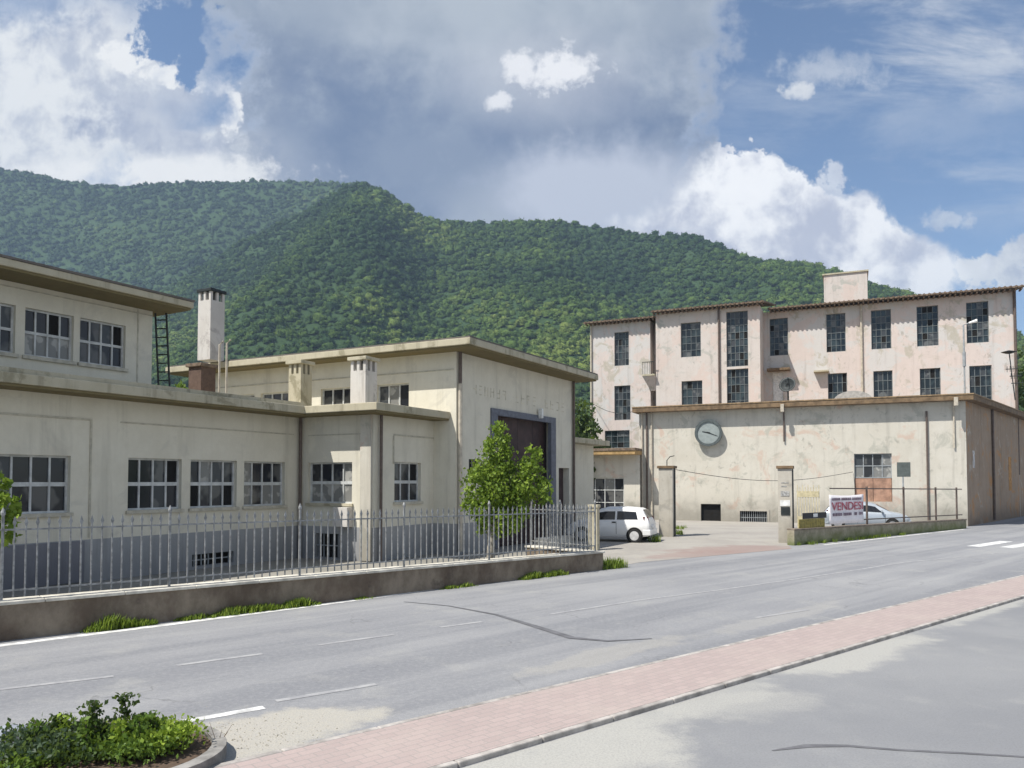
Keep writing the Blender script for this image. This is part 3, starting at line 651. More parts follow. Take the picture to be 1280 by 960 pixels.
# ------------------------------------------------------------------ connecting annex
AX = Wall((6.2, 50.5), dA); ua, ub = AX.u(729, 600), AX.u(800, 600); ZA = AX.z(765, 569)
ax = thing('gate_annex', 'low annex with yellowish eave and barred glazed doors between hall and clock warehouse', 'building', AX.P((ua + ub) / 2, 0))
gd = rect(AX, 731, 780, 597, 650); gd = (gd[0], gd[1], .3, gd[3])
mb = MB(); mb.wall(AX, ua, ub, -.02, ZA, [gd], .25); mb.quad(AX.P(ua, 0, -6), AX.P(ua, 0), AX.P(ua, ZA), AX.P(ua, ZA, -6)); mb.build('wall', M['cream_lit'], ax)
window(AX, *gd, 4, 3, ax, M['white_frame'], M['glass'], .22, .08, .05, None, .05, 'glazed_door')
mb = MB(); mb.wbox(AX, ua - .3, ub - .02, ZA, ZA + .25, -6, 1.1); mb.build('roof', simple('ochre_eave', (.38, .25, .11), .8, var=.25), ax, bevel=.02)
mb = MB(); mb.wbox(AX, ua - .34, ub - .02, ZA + .253, ZA + .42, -6, 1.15); mb.build('roof_covering', M['tile'], ax)

# ------------------------------------------------------------------ pink mill building
PB = 2.8
PA = Wall((22.0, 58.0), dA)                              # plane of the tall stair bay
PE = Wall(PA.P(0, 0, -PB), dA)                           # right part, set back
PM = Wall(PA.P(0, 0, -.45), dA)                          # far left part
pk = thing('pink_mill', 'derelict pink mill of several storeys with tall gridded windows behind the clock warehouse', 'building', PA.P(-2, 0))
ZP = PA.z(905, 385)
ZP2 = PE.z(1150, 374)
a0 = PM.u(738, 470); a1 = PA.u(820, 470); a2 = PA.u(936, 470); a3 = PE.u(1271, 430)
u_m1 = PM.u(813, 470)
def prow(W, xs, y0, y1): return [rect(W, a, b, y0(a), y1(a)) for a, b in xs]
# left part
hA = [rect(PM, 768, 786, 415, 457), rect(PM, 768, 788, 482, 525), rect(PM, 756, 787, 538, 560)]
mb = MB(); mb.wall(PM, a0, u_m1, -.02, ZP - .35, hA, .22); mb.quad(PM.P(a0, 0, -12), PM.P(a0, 0), PM.P(a0, ZP - .35), PM.P(a0, ZP - .35, -12))
mb.build('west_wall', M['pink'], pk)
for h, n in zip(hA, ((4, 5), (4, 5), (4, 3))): window(PM, *h, *n, pk, M['mill_frame'], M['glass_pink'], .2, .05, .035)
# balcony recess between the left and middle parts
mb = MB(); mb.wall(Wall(PM.P(0, 0, -1.4), dA), u_m1, a1 + .02, 0, ZP - .4); mb.quad(PM.P(u_m1, 0), PM.P(u_m1, 0, -1.4), PM.P(u_m1, ZP - .4, -1.4), PM.P(u_m1, ZP - .4))
mb.build('recess_wall', M['pinkwhite'], pk)
u0_, z0_ = PM.px(806, 470); mb = MB(); mb.wbox(PM, u0_, a1 - .02, z0_ - .12, z0_ + .02, .003, .9); bal = mb.build('balcony', M['fascia'], pk)
mb = MB()
for k in range(7): mb.wbox(PM, u0_ + (a1 - u0_) * k / 7, u0_ + (a1 - u0_) * k / 7 + .03, z0_ + .02, z0_ + 1.0, .84, .87)
mb.wbox(PM, u0_, a1 - .03, z0_ + 1.0, z0_ + 1.05, .83, .88); mb.build('balcony_railing', M['dark_iron'], bal)
mb = MB(); mb.hexa([PM.P(a1 - .5, z0_ - 1.3, .003), PM.P(a1 - .02, z0_ - 1.3, .003), PM.P(a1 - .02, z0_ - 1.3, .2), PM.P(a1 - .5, z0_ - 1.3, .2)], [PM.P(u0_, z0_ - .13, .003), PM.P(a1 - .02, z0_ - .13, .003), PM.P(a1 - .02, z0_ - .13, .85), PM.P(u0_, z0_ - .13, .85)]); mb.build('balcony_bracket', M['pink'], bal)
# middle part with the stair window
hB = [rect(PA, 851, 876, 403, 446), rect(PA, 852, 878, 476, 515), rect(PA, 908, 935, 389, 458), rect(PA, 910, 935, 461, 520)]
hB = hB[:2] + [(hB[2][0], hB[2][1], hB[2][2], hB[2][3]), (hB[2][0], hB[2][1], hB[3][2], hB[3][3])]
a2 = max(a2, hB[2][1] + .9)
mb = MB(); mb.wall(PA, a1, a2, -.02, ZP, hB, .22); mb.quad(PA.P(a2, 0), PA.P(a2, 0, -PB), PA.P(a2, ZP, -PB), PA.P(a2, ZP)); mb.quad(PA.P(a1, 0, -2), PA.P(a1, 0), PA.P(a1, ZP), PA.P(a1, ZP, -2))
mb.build('stair_bay_wall', M['pinkwhite'], pk)
for h, n in zip(hB, ((4, 5), (4, 4), (5, 8), (5, 6))): window(PA, *h, *n, pk, M['mill_frame'], M['glass_pink'], .2, .05, .035)
# right part
tops = [(962, 985, 396, 444), (1033, 1057, 392, 441), (1089, 1114, 388, 437), (1146, 1173, 383, 431), (1208, 1236, 377, 428)]
hE = [rect(PE, *t) for t in tops]; zt0 = np.mean([h[2] for h in hE]); zt1 = np.mean([h[3] for h in hE]); hE = [(a, b, zt0, zt1) for a, b, _, _ in hE]
low = [(1035, 1059, 466, 510), (1092, 1116, 464, 510), (1150, 1176, 460, 505), (1212, 1240, 457, 502)]
hL = [rect(PE, *t) for t in low]; zl1 = np.mean([h[3] for h in hL]); hL = [(a, b, zl1 - 3.0, zl1) for a, b, _, _ in hL]
dW_ = rect(PE, 966, 979, 466, 510); dW_ = (dW_[0], dW_[1], zl1 - 3.0, dW_[3])
mb = MB(); mb.wall(PE, a2, a3, -.02, ZP2, hE + hL + [dW_], .22); mb.quad(PE.P(a3, 0), PE.P(a3, 0, -12), PE.P(a3, ZP2, -12), PE.P(a3, ZP2))
mb.build('east_wall', M['pink'], pk)
for h in hE: window(PE, *h, 4, 6, pk, M['mill_frame'], M['glass_pink'], .2, .05, .035)
for h in hL: window(PE, *h, 4, 4, pk, M['mill_frame'], M['glass_pink'], .2, .05, .04)
mb = MB(); mb.wbox(PE, dW_[0] + .02, dW_[1] - .02, dW_[2], dW_[3] - .02, -.2, -.12); mb.build('white_door', M['white_paint'], pk)
mb = MB(); mb.wbox(PE, a2 + .3, PE.u(988, 460), dW_[3] + .1, dW_[3] + .28, .003, .9); mb.build('door_canopy', M['brown_eave'], pk)
u, z = PE.px(1026, 466); mb = MB(); mb.wbox(PE, u - .5, u + .6, z, z + .12, .003, .7); mb.build('ledge', M['fascia'], pk)
# bulk behind so that the roofs close
mb = MB(); mb.quad(PE.P(a3, 0, -12), PM.P(a0, 0, -12), PM.P(a0, ZP - .35, -12), PE.P(a3, ZP2, -12)); mb.build('rear_wall', M['pink'], pk)
# tiled roofs with tile noses along the eaves
def tiled_roof(W, u0, u1, zc, over, depth, rise, nm):
    mb = MB()
    def pr(o, dz): return W.P(u0, zc + dz, o), W.P(u1, zc + dz, o)
    A, B = pr(over, .02); C, D = pr(-depth, rise); mb.hexa([A, B, D, C], [p + Vector((0, 0, .12)) for p in (A, B, D, C)])
    n = int((u1 - u0) / .34)
    for k in range(n):
        u = u0 + (u1 - u0) * (k + .5) / n; p = W.P(u, zc + .10, over + .08); q = W.P(u, zc + .20 + rise * .12, -depth * .12)
        mb.tube([p, q], .085, 6)
        mb.wbox(W, u - .05, u + .05, zc - .10, zc + .018, .02, over - .04)
    return mb.build(nm, M['tile'], pk)
tiled_roof(PM, a0 - .4, a1 - .03, ZP - .33, .65, 12, 2.0, 'roof')
tiled_roof(PA, a1 - .25, a2 + .4, ZP + .02, .65, 10, 2.0, 'roof')
tiled_roof(PE, a2 + .42, a3 + .4, ZP2 + .02, .95, 10, 1.6, 'roof')
u0_, z0_ = PE.px(1030, 372, -3); u1_, z1_ = PE.px(1084, 339, -3)
mb = MB(); mb.wbox(PE, u0_, u1_, ZP2 + .3, z1_, -6, -3); bx_ = mb.build('rooftop_tank_house', M['pinkwhite'], pk)
mb = MB(); mb.wbox(PE, u0_ - .1, u1_ + .1, z1_ + .003, z1_ + .12, -6.1, -2.9); mb.build('slab', M['fascia'], bx_)
pipe_on(PA, PA.u(899, 440), 3, ZP, pk, M['pipe'], .08, .1); pipe_on(PE, PE.u(1077, 430), 3, ZP2, pk, M['pipe_pale'], .09, .1)
pipe_on(PE, a3 - .1, 3, ZP2, pk, M['pipe'], .1, .12); pipe_on(PM, a0 + .1, 3, ZP - .4, pk, M['pipe_pale'], .08, .1)

# ------------------------------------------------------------------ boundary wall and iron fence
bw = thing('boundary_wall', 'long low stained stone wall carrying the iron fence along the road', 'wall', FW.P(FLEN / 2, 0))
H0, H1 = FW.z(4, 752), FW.z(750, 689)
zw = lambda u: H0 + (H1 - H0) * u / FLEN
RT = Wall(FW.P(FLEN, 0), -FW.n); RL = 2.8
def skewbox(mb, W, u0, u1, zb0, zt0, zb1, zt1, o0, o1):
    b = [W.P(u0, zb0, o1), W.P(u1, zb1, o1), W.P(u1, zb1, o0), W.P(u0, zb0, o0)]; t = [W.P(u0, zt0, o1), W.P(u1, zt1, o1), W.P(u1, zt1, o0), W.P(u0, zt0, o0)]
    mb.hexa(b, t)
mb = MB(); skewbox(mb, FW, -9, FLEN, -.03, zw(-9) - .06, -.03, zw(FLEN) - .06, -.36, 0)
mb.wbox(RT, .362, RL, -.03, zw(FLEN) - .06, -.36, 0); mb.build('wall_body', M['stone'], bw)
mb = MB(); u = -9.0
while u < FLEN - .01:
    e = min(u + 1.2, FLEN + .05); skewbox(mb, FW, u, e - .006, zw(u) - .057, zw(u), zw(e) - .057, zw(e), -.40, .045); u += 1.2
mb.wbox(RT, .405, RL + .03, zw(FLEN) - .057, zw(FLEN), -.40, .045); mb.build('coping', M['bright'], bw, bevel=.012)

fe = thing('iron_fence', 'long grey iron fence with spear points on the low stone wall', 'fence', FW.P(FLEN / 2, .6))
def picket(mb, W, u, z0, z1, off_, w=.022):
    jz = random.uniform(-.008, .008); mb.wbox(W, u - w / 2, u + w / 2, z0, z1 - .16, off_ - w / 2, off_ + w / 2)
    c = W.P(u, z1 - .16, off_); h = .028; d1, d2 = W.d, W.n
    mb.hexa([c - d1 * w * .5 - d2 * .006, c + d1 * w * .5 - d2 * .006, c + d1 * w * .5 + d2 * .006, c - d1 * w * .5 + d2 * .006], [q + Vector((0, 0, .055)) for q in (c - d1 * h - d2 * .006, c + d1 * h - d2 * .006, c + d1 * h + d2 * .006, c - d1 * h + d2 * .006)])
    t = c + Vector((0, 0, .055)); i = len(mb.v); mb.v += [t - d1 * h - d2 * .006, t + d1 * h - d2 * .006, t + d1 * h + d2 * .006, t - d1 * h + d2 * .006, c + Vector((0, 0, .16 + jz))]
    mb.f += [(i, i + 1, i + 4), (i + 1, i + 2, i + 4), (i + 2, i + 3, i + 4), (i + 3, i, i + 4)]
FT = lambda u: zw(u) + 1.33
bay = 2.56; posts = []; u = -7.65
while u < FLEN - .2: posts.append(u); u += bay
posts[-1] = FLEN - .14 if FLEN - posts[-1] < 1.2 else posts[-1]
if posts[-1] < FLEN - .3: posts.append(FLEN - .14)
FO = -.18
def post(W, u, zb_, zt_, off_):
    mb = MB(); w = .019; mb.wbox(W, u - w, u + w, zb_, zt_ - .02, off_ - w, off_ + w)
    for r, z in ((.035, -.02), (.045, .02), (.03, .06), (.012, .10)):
        pass
    c = W.P(u, zt_, off_); mb.tube([c + Vector((0, 0, z)) for z in (-.02, .01, .04, .075, .12)], [.022, .034, .038, .026, .006], 8)
    mb.build('post', M['fence_iron'], fe)
for a, b in zip(posts, posts[1:]):
    mb = MB(); n = max(2, round((b - a) / .16))
    for k in range(1, n):
        q = a + (b - a) * k / n; picket(mb, FW, q, zw(q) + .03, FT(q), FO)
    for hh in (.13, 1.10):
        skewbox(mb, FW, a + .025, b - .025, zw(a) + hh, zw(a) + hh + .028, zw(b) + hh, zw(b) + hh + .028, FO - .012, FO + .012)
    mb.build('picket_panel', M['fence_iron'], fe)
for u in posts: post(FW, u, zw(u), FT(u) + .02, FO)
mb = MB(); ze = zw(FLEN); n = int(RL / .16)
for k in range(1, n): picket(mb, RT, .18 + k * .16, ze + .03, ze + 1.33, -.18)
for hh in (.13, 1.10): mb.wbox(RT, .2, RL - .05, ze + hh, ze + hh + .028, -.192, -.168)
mb.build('picket_panel', M['fence_iron'], fe); post(RT, RL - .06, ze, ze + 1.35, -.18)
# stone post at the corner with a pale face
q = gp(741, 688); mb = MB(); W_ = Wall(q, dA); mb.wbox(W_, -.17, .17, 0, 1.55, -.3, 0); mb.wbox(W_, -.2, .2, 1.55, 1.66, -.33, .03)
tag(mb.build('corner_pillar', M['fascia'], bevel=.015), 'short pale concrete pillar at the corner where the fence turns in', 'pillar')
# low kerb wall inside the fence
mb = MB(); W_ = Wall(gp(676, 687), (gp(728, 681) - gp(676, 687)).xy); mb.wbox(W_, 0, 2.0, 0, .42, -.25, 0)
tag(mb.build('ramp_wall', M['bright'], bevel=.02), 'low pale ramp wall in the yard behind the fence beside the white car', 'low wall')

# gate pillars
def pillar(x0, x1, ytop, ybase, label, extra):
    b0 = gp((x0 + x1) / 2, ybase); w = (x1 - x0) / F * b0.y; zt_ = CAMH + (602 - ytop) / F * b0.y
    t = thing('gate_pillar', label, 'pillar', b0, 'pillars of the yard entrance'); W_ = Wall(b0, dA)
    mb = MB(); mb.wbox(W_, -w * .42, w * .42, -.02, zt_ - .12, -w * .85, 0); mb.build('shaft', M['pillar'], t, bevel=.015)
    mb = MB(); mb.wbox(W_, -w * .5, w * .5, zt_ - .118, zt_, -w * .93, .06); mb.build('pillar_cap', M['brown_eave'], t, bevel=.01)
    mb = MB(); mb.wbox(W_, w * .424, w * .48, .02, zt_ - .13, -w * .5, -w * .3); mb.build('gate_jamb', M['dark_iron'], t)
    return t, W_, w, zt_
t1, W1, w1, z1p = pillar(822, 843, 582, 671, 'cream gate pillar nearest the white car, with bracket lamp on top', 0)
mb = MB(); mb.wbox(W1, -w1 * .52, -w1 * .45, .0, 2.2, -w1 * .6, -w1 * .2)
q = W1.P(0, z1p, -.3); mb = MB(); mb.tube([q, q + Vector((0, 0, .25)), q + Vector((.12, -.1, .42)), q + Vector((.32, -.12, .46))], .022, 6); mb.build('lamp_bracket', M['dark_iron'], t1)
t2, W2, w2, z2p = pillar(972, 992, 582, 679, 'worn cream gate pillar with notices, at the end of the mossy low wall', 0)
mb = MB(); z = W2.z(982, 633); mb.wbox(W2, -w2 * .25, w2 * .28, z - .35, z - .02, .003, .03); mb.build('letter_slot', M['dark_iron'], t2)
mb = MB(); mb.wbox(W2, -w2 * .3, w2 * .3, z + .02, z + .25, .003, .015); mb.build('white_notice', M['white_paint'], t2)
mb = MB(); mb.wbox(W2, -w2 * .25, w2 * .25, z + .42, z + .62, .003, .015)
mb.wbox(W2, -w2 * .22, w2 * .1, z + .8, z + .84, .003, .012); mb.wbox(W2, -w2 * .22, w2 * .22, z + .95, z + .98, .003, .012); mb.build('faded_notice', simple('faded_notice', (.34, .34, .33), .8, var=.4, scale=14), t2)

# ------------------------------------------------------------------ mossy low wall with railing on the right
l0, l1 = gp(993, 682), gp(1208, 660.5); LW = Wall(l0, (l1 - l0).xy); LLEN = (l1 - l0).length
ha, hb = LW.z(994, 661), LW.z(1204, 649)
lw = thing('low_wall', 'low mossy concrete wall in front of the clock warehouse', 'wall', LW.P(LLEN / 2, 0))
mb = MB(); skewbox(mb, LW, 0, LLEN, -.03, ha - .06, -.03, hb - .06, -.3, 0); mb.build('wall_body', M['mossy'], lw)
mb = MB(); skewbox(mb, LW, 0.0, LLEN, ha - .057, ha, hb - .057, hb, -.33, .04); mb.build('coping', simple('dark_coping', (.20, .165, .13), .9, var=.3), lw, bevel=.012)
rl = thing('metal_railing', 'sparse rusty metal railing along the mossy low wall by the clock warehouse', 'railing', LW.P(LLEN / 2, hb))
hh_ = lambda u: ha + (hb - ha) * u / LLEN
ur0 = LW.u(1042, 640); zr = LW.z(1180, 612) - hh_(LW.u(1180, 612))
for x in (1088, 1134, 1174, 1200):
    u = LW.u(x, 640); mb = MB(); mb.wbox(LW, u - .035, u + .035, hh_(u), hh_(u) + zr + .12, -.19, -.12); mb.build('post', M['pipe'], rl)
mb = MB()
for z in (.2, zr): skewbox(mb, LW, ur0, LLEN - .1, hh_(ur0) + z, hh_(ur0) + z + .05, hh_(LLEN) + z, hh_(LLEN) + z + .05, -.17, -.14)
mb.build('rail', M['pipe'], rl)
# sign post seen from behind
u = LW.u(1134, 640) ; zs0, zs1 = LW.z(1134, 596), LW.z(1134, 579)
sp = thing('sign_post', 'thin post with a square dark sign plate standing at the mossy low wall', 'sign', LW.P(u + .15, hh_(u)))
mb = MB(); q = LW.P(u + .15, 0, -.23); mb.tube([(q.x, q.y, 0), (q.x, q.y, zs1)], .035, 8); mb.build('pole', M['grey_frame'], sp)
mb = MB(); W_ = Wall(LW.P(u + .15, 0, -.19), dA); mb.wbox(W_, -.29, .29, zs0, zs1 + .05, 0, .02); mb.build('sign_plate', simple('dark_sign_back', (.09, .105, .10), .6), sp, bevel=.004)
# for-sale banner
ub0, ub1 = LW.u(1036, 636), LW.u(1079, 636); zb0, zb1 = LW.z(1058, 654), LW.z(1058, 618)
bn = thing('sale_banner', 'white sale banner with red lettering tied above the mossy low wall', 'banner', LW.P((ub0 + ub1) / 2, zb0))
mb = MB(); nx, nz = 14, 6
gv = lambda i, j, o: LW.P(ub0 + (ub1 - ub0) * i / nx, zb0 + (zb1 - zb0) * j / nz - .05 * math.sin(math.pi * i / nx) * (j / nz), .02 + o + .012 * math.sin(i * .7 + j * .5))
mb.v = [gv(i, j, 0) for i in range(nx + 1) for j in range(nz + 1)]
mb.f = [(i * (nz + 1) + j, (i + 1) * (nz + 1) + j, (i + 1) * (nz + 1) + j + 1, i * (nz + 1) + j + 1) for i in range(nx) for j in range(nz)]
ob = mb.build('banner_cloth', simple('banner_cloth', (.80, .76, .78), .6, var=.05), bn, smooth=True)
md = ob.modifiers.new('thick', 'SOLIDIFY'); md.thickness = .006; md.offset = -1
M['banner_red'] = simple('banner_red', (.42, .09, .12), .6, var=.1); M['banner_ink'] = simple('banner_ink', (.16, .10, .14), .6)
def text(W, u0, u1, z0, z1, s, m, parent, o, name='lettering'):
    c = bpy.data.curves.new('t', 'FONT'); c.body = s; c.extrude = .002; c.offset = .008
    to = bpy.data.objects.new('t', c); COL.objects.link(to); dg = bpy.context.evaluated_depsgraph_get()
    me = bpy.data.meshes.new_from_object(to.evaluated_get(dg)); bpy.data.objects.remove(to)
    xs = [v.co.x for v in me.vertices]; ys = [v.co.y for v in me.vertices]; o0 = parent_loc(parent)
    for v in me.vertices:
        p = W.P(u0 + (u1 - u0) * (v.co.x - min(xs)) / (max(xs) - min(xs)), z0 + (z1 - z0) * (v.co.y - min(ys)) / (max(ys) - min(ys)), o + v.co.z); v.co = p - o0
    me.materials.clear(); me.materials.append(m); t = bpy.data.objects.new(name, me); COL.objects.link(t); t.parent = parent; return t
bh = zb1 - zb0; bwid = ub1 - ub0
text(LW, ub0 + .14, ub1 - .14, zb0 + bh * .46, zb0 + bh * .74, 'VENDESI', M['banner_red'], bn, .062)
mb = MB(); rr = random.Random(5)
for (z0_, z1_, xs) in ((.80, .89, (.07, .28, .32, .6, .64, .93)), (.27, .37, (.08, .33, .38, .62, .7, .78, .84, .95))):
    for a, b in zip(xs[::2], xs[1::2]):
        x = a
        while x < b - .02: w = rr.uniform(.014, .03); mb.wbox(LW, ub0 + bwid * x, ub0 + bwid * (x + w), zb0 + bh * z0_, zb0 + bh * z1_, .058, .062); x += w + .010
mb.build('small_print', M['banner_ink'], bn)
# yellow board and cream gate leaf near the worn pillar
u0_, u1_ = LW.u(1001, 650), LW.u(1033, 650); za, zb_ = LW.z(1016, 661), LW.z(1016, 641)
yb = thing('yellow_board', 'small yellow board with a black header on the mossy wall beside the worn pillar', 'sign', LW.P((u0_ + u1_) / 2, za))
mb = MB(); mb.wbox(LW, u0_, u1_, za, za + (zb_ - za) * .62, -.1, -.07); mb.build('board', simple('yellow_board', (.26, .21, .05), .6, var=.35, scale=9), yb)
mb = MB(); mb.wbox(LW, u0_ + .3, u1_ + .15, za + (zb_ - za) * .63, zb_, -.1, -.07); mb.build('header', simple('black_header', (.025, .022, .025), .5), yb)
mb = MB(); um_ = (u0_ + u1_) / 2; mb.wbox(LW, um_ + .08, um_ + .42, za + (zb_ - za) * .72, zb_ - .04, -.066, -.06); mb.build('label_plate', M['white_paint'], yb)
W_ = Wall(gp(1010, 664), dA); g0, g1 = W_.u(997, 640), W_.u(1024, 640); z0_, z1_ = .35, W_.z(1010, 609)
gt = thing('yellow_gate', 'open pale yellow barred gate leaf behind the yellow board', 'gate', W_.P((g0 + g1) / 2, 0))
mb = MB(); n = 8
for k in range(n + 1):
    u = g0 + (g1 - g0) * k / n; mb.wbox(W_, u - .02, u + .02, 0.05, z1_ + (.0 if k % 2 else .12), -.02, .02)
mb.build('bars', simple('pale_yellow_paint', (.50, .44, .29), .5), gt)
mb = MB(); mb.wbox(W_, g0, g1, z1_ - .5, z1_ - .2, .022, .05); mb.wbox(W_, g0, g1, .1, .75, .022, .05); mb.build('gate_plate', simple('pale_yellow_plate', (.50, .44, .28), .5), gt)

# overhead cable between pillars and warehouse
mb = MB(); p0, p1 = W1.P(0, z1p - .1, -.2), K.P(K.u(1066, 590), K.z(1066, 590), .05)
pts = [p0.lerp(p1, k / 24) - Vector((0, 0, .55 * math.sin(math.pi * k / 24))) for k in range(25)]
mb.tube(pts, .014, 5); tag(mb.build('cable', M['dark_iron']), 'thin dark cable sagging from the gate pillar across the clock warehouse front', 'cable')
mb = MB(); p1 = PM.P(PM.u(742, 505), PM.z(742, 505), .1); p0 = K.P(-LK + .3, K.z(800, 512), .2); pts = [p0.lerp(p1, k / 16) - Vector((0, 0, .5 * math.sin(math.pi * k / 16))) for k in range(17)]
mb.tube(pts, .02, 5); tag(mb.build('cable', M['dark_iron']), 'short dark cable strung from the warehouse corner to the pink mill', 'cable')

# ------------------------------------------------------------------ roof things: lamp, aerial, dish
d = K.P(-.2, 0, -1.6); lp = thing('street_lamp', 'slender grey lamp with a white head rising behind the warehouse corner', 'street lamp', (d.x, d.y, ZK + .27))
W_ = Wall((d.x, d.y), dA); D = d.y; xx = W_.u(1205, 440); zt_ = W_.z(1205, 406); q = W_.P(xx, 0)
mb = MB(); mb.tube([(q.x, q.y, ZK + .27), (q.x, q.y, zt_)], .045, 8); mb.tube([(q.x, q.y, W_.z(1205, 458)), (q.x, q.y, W_.z(1205, 440))], .09, 8); mb.build('pole', M['grey_frame'], lp)
h0, h1 = W_.P(xx, zt_), W_.P(xx + .55, zt_ + .14, .1); mb = MB(); mb.tube([h0, h1], .03, 6); mb.build('arm', M['grey_frame'], lp)
mb = MB(); mb.tube([h0.lerp(h1, .5), h1 + (h1 - h0) * .25], [.06, .1], 8); mb.build('lamp_head', M['white_paint'], lp)
W_ = Wall(S.P(4.5, 0, -1.2), dA); xa = W_.u(1268, 460); zb_ = ZK + .27
an = thing('television_aerial', 'dark rooftop aerial with several crossbars in front of the pink mill at right edge', 'aerial', W_.P(xa, zb_))
mb = MB(); mb.tube([W_.P(xa, zb_), W_.P(xa - .25, W_.z(1262, 441))], .03, 6); mb.build('mast', M['dark_iron'], an)
mb = MB()
for y, x0, x1 in ((461, 1257, 1272), (470, 1262, 1277), (479, 1264, 1280)):
    z = W_.z(1268, y); mb.tube([W_.P(W_.u(x0, y), z), W_.P(W_.u(x1, y), z)], .028, 6)
    for k in range(4): u = W_.u(x0, y) + (W_.u(x1, y) - W_.u(x0, y)) * (k + .5) / 4; mb.tube([W_.P(u, z - .18, -.0), W_.P(u, z + .18, 0)], .016, 5)
mb.build('crossbar', M['dark_iron'], an)
mb = MB(); z = W_.z(1261, 440); u = W_.u(1261, 440); mb.tube([W_.P(u, z - .1), W_.P(u, z), W_.P(u, z + .1)], [.15, .42, .05], 14); mb.build('cap_reflector', M['dark_iron'], an)
W_ = Wall(K.P(0, 0, -2.0), dA); u, z = W_.px(985, 482); c0 = W_.P(u, ZK + .27)
ds = thing('satellite_dish', 'dark satellite dish on a stand at the edge of the warehouse roof', 'satellite dish', c0)
mb = MB(); ax_ = Vector((-.55, -.75, .35)).normalized(); cc = W_.P(u, z); a_ = ax_.cross(Vector((0, 0, 1))).normalized(); b_ = ax_.cross(a_)
mb = MB(); nr = 20
for r, h in ((.02, 0), (.2, .03), (.40, .10), (.52, .17)):
    mb.v += [cc + ax_ * h + (a_ * math.cos(w) + b_ * math.sin(w)) * r for w in [2 * math.pi * k / nr for k in range(nr)]]
for r in range(3):
    for k in range(nr): mb.f.append((r * nr + k, r * nr + (k + 1) % nr, (r + 1) * nr + (k + 1) % nr, (r + 1) * nr + k))
ob = mb.build('dish', M['dark_iron'], ds, smooth=True); md = ob.modifiers.new('thick', 'SOLIDIFY'); md.thickness = .02
mb = MB(); mb.tube([c0, cc], .05, 6); mb.tube([cc - b_ * .5 + ax_ * .15, cc + ax_ * .55], .025, 6); mb.tube([c0 - Vector((.5, 0, 0)), c0 + Vector((.5, 0, 0))], .06, 6); mb.build('stand', M['dark_iron'], ds)

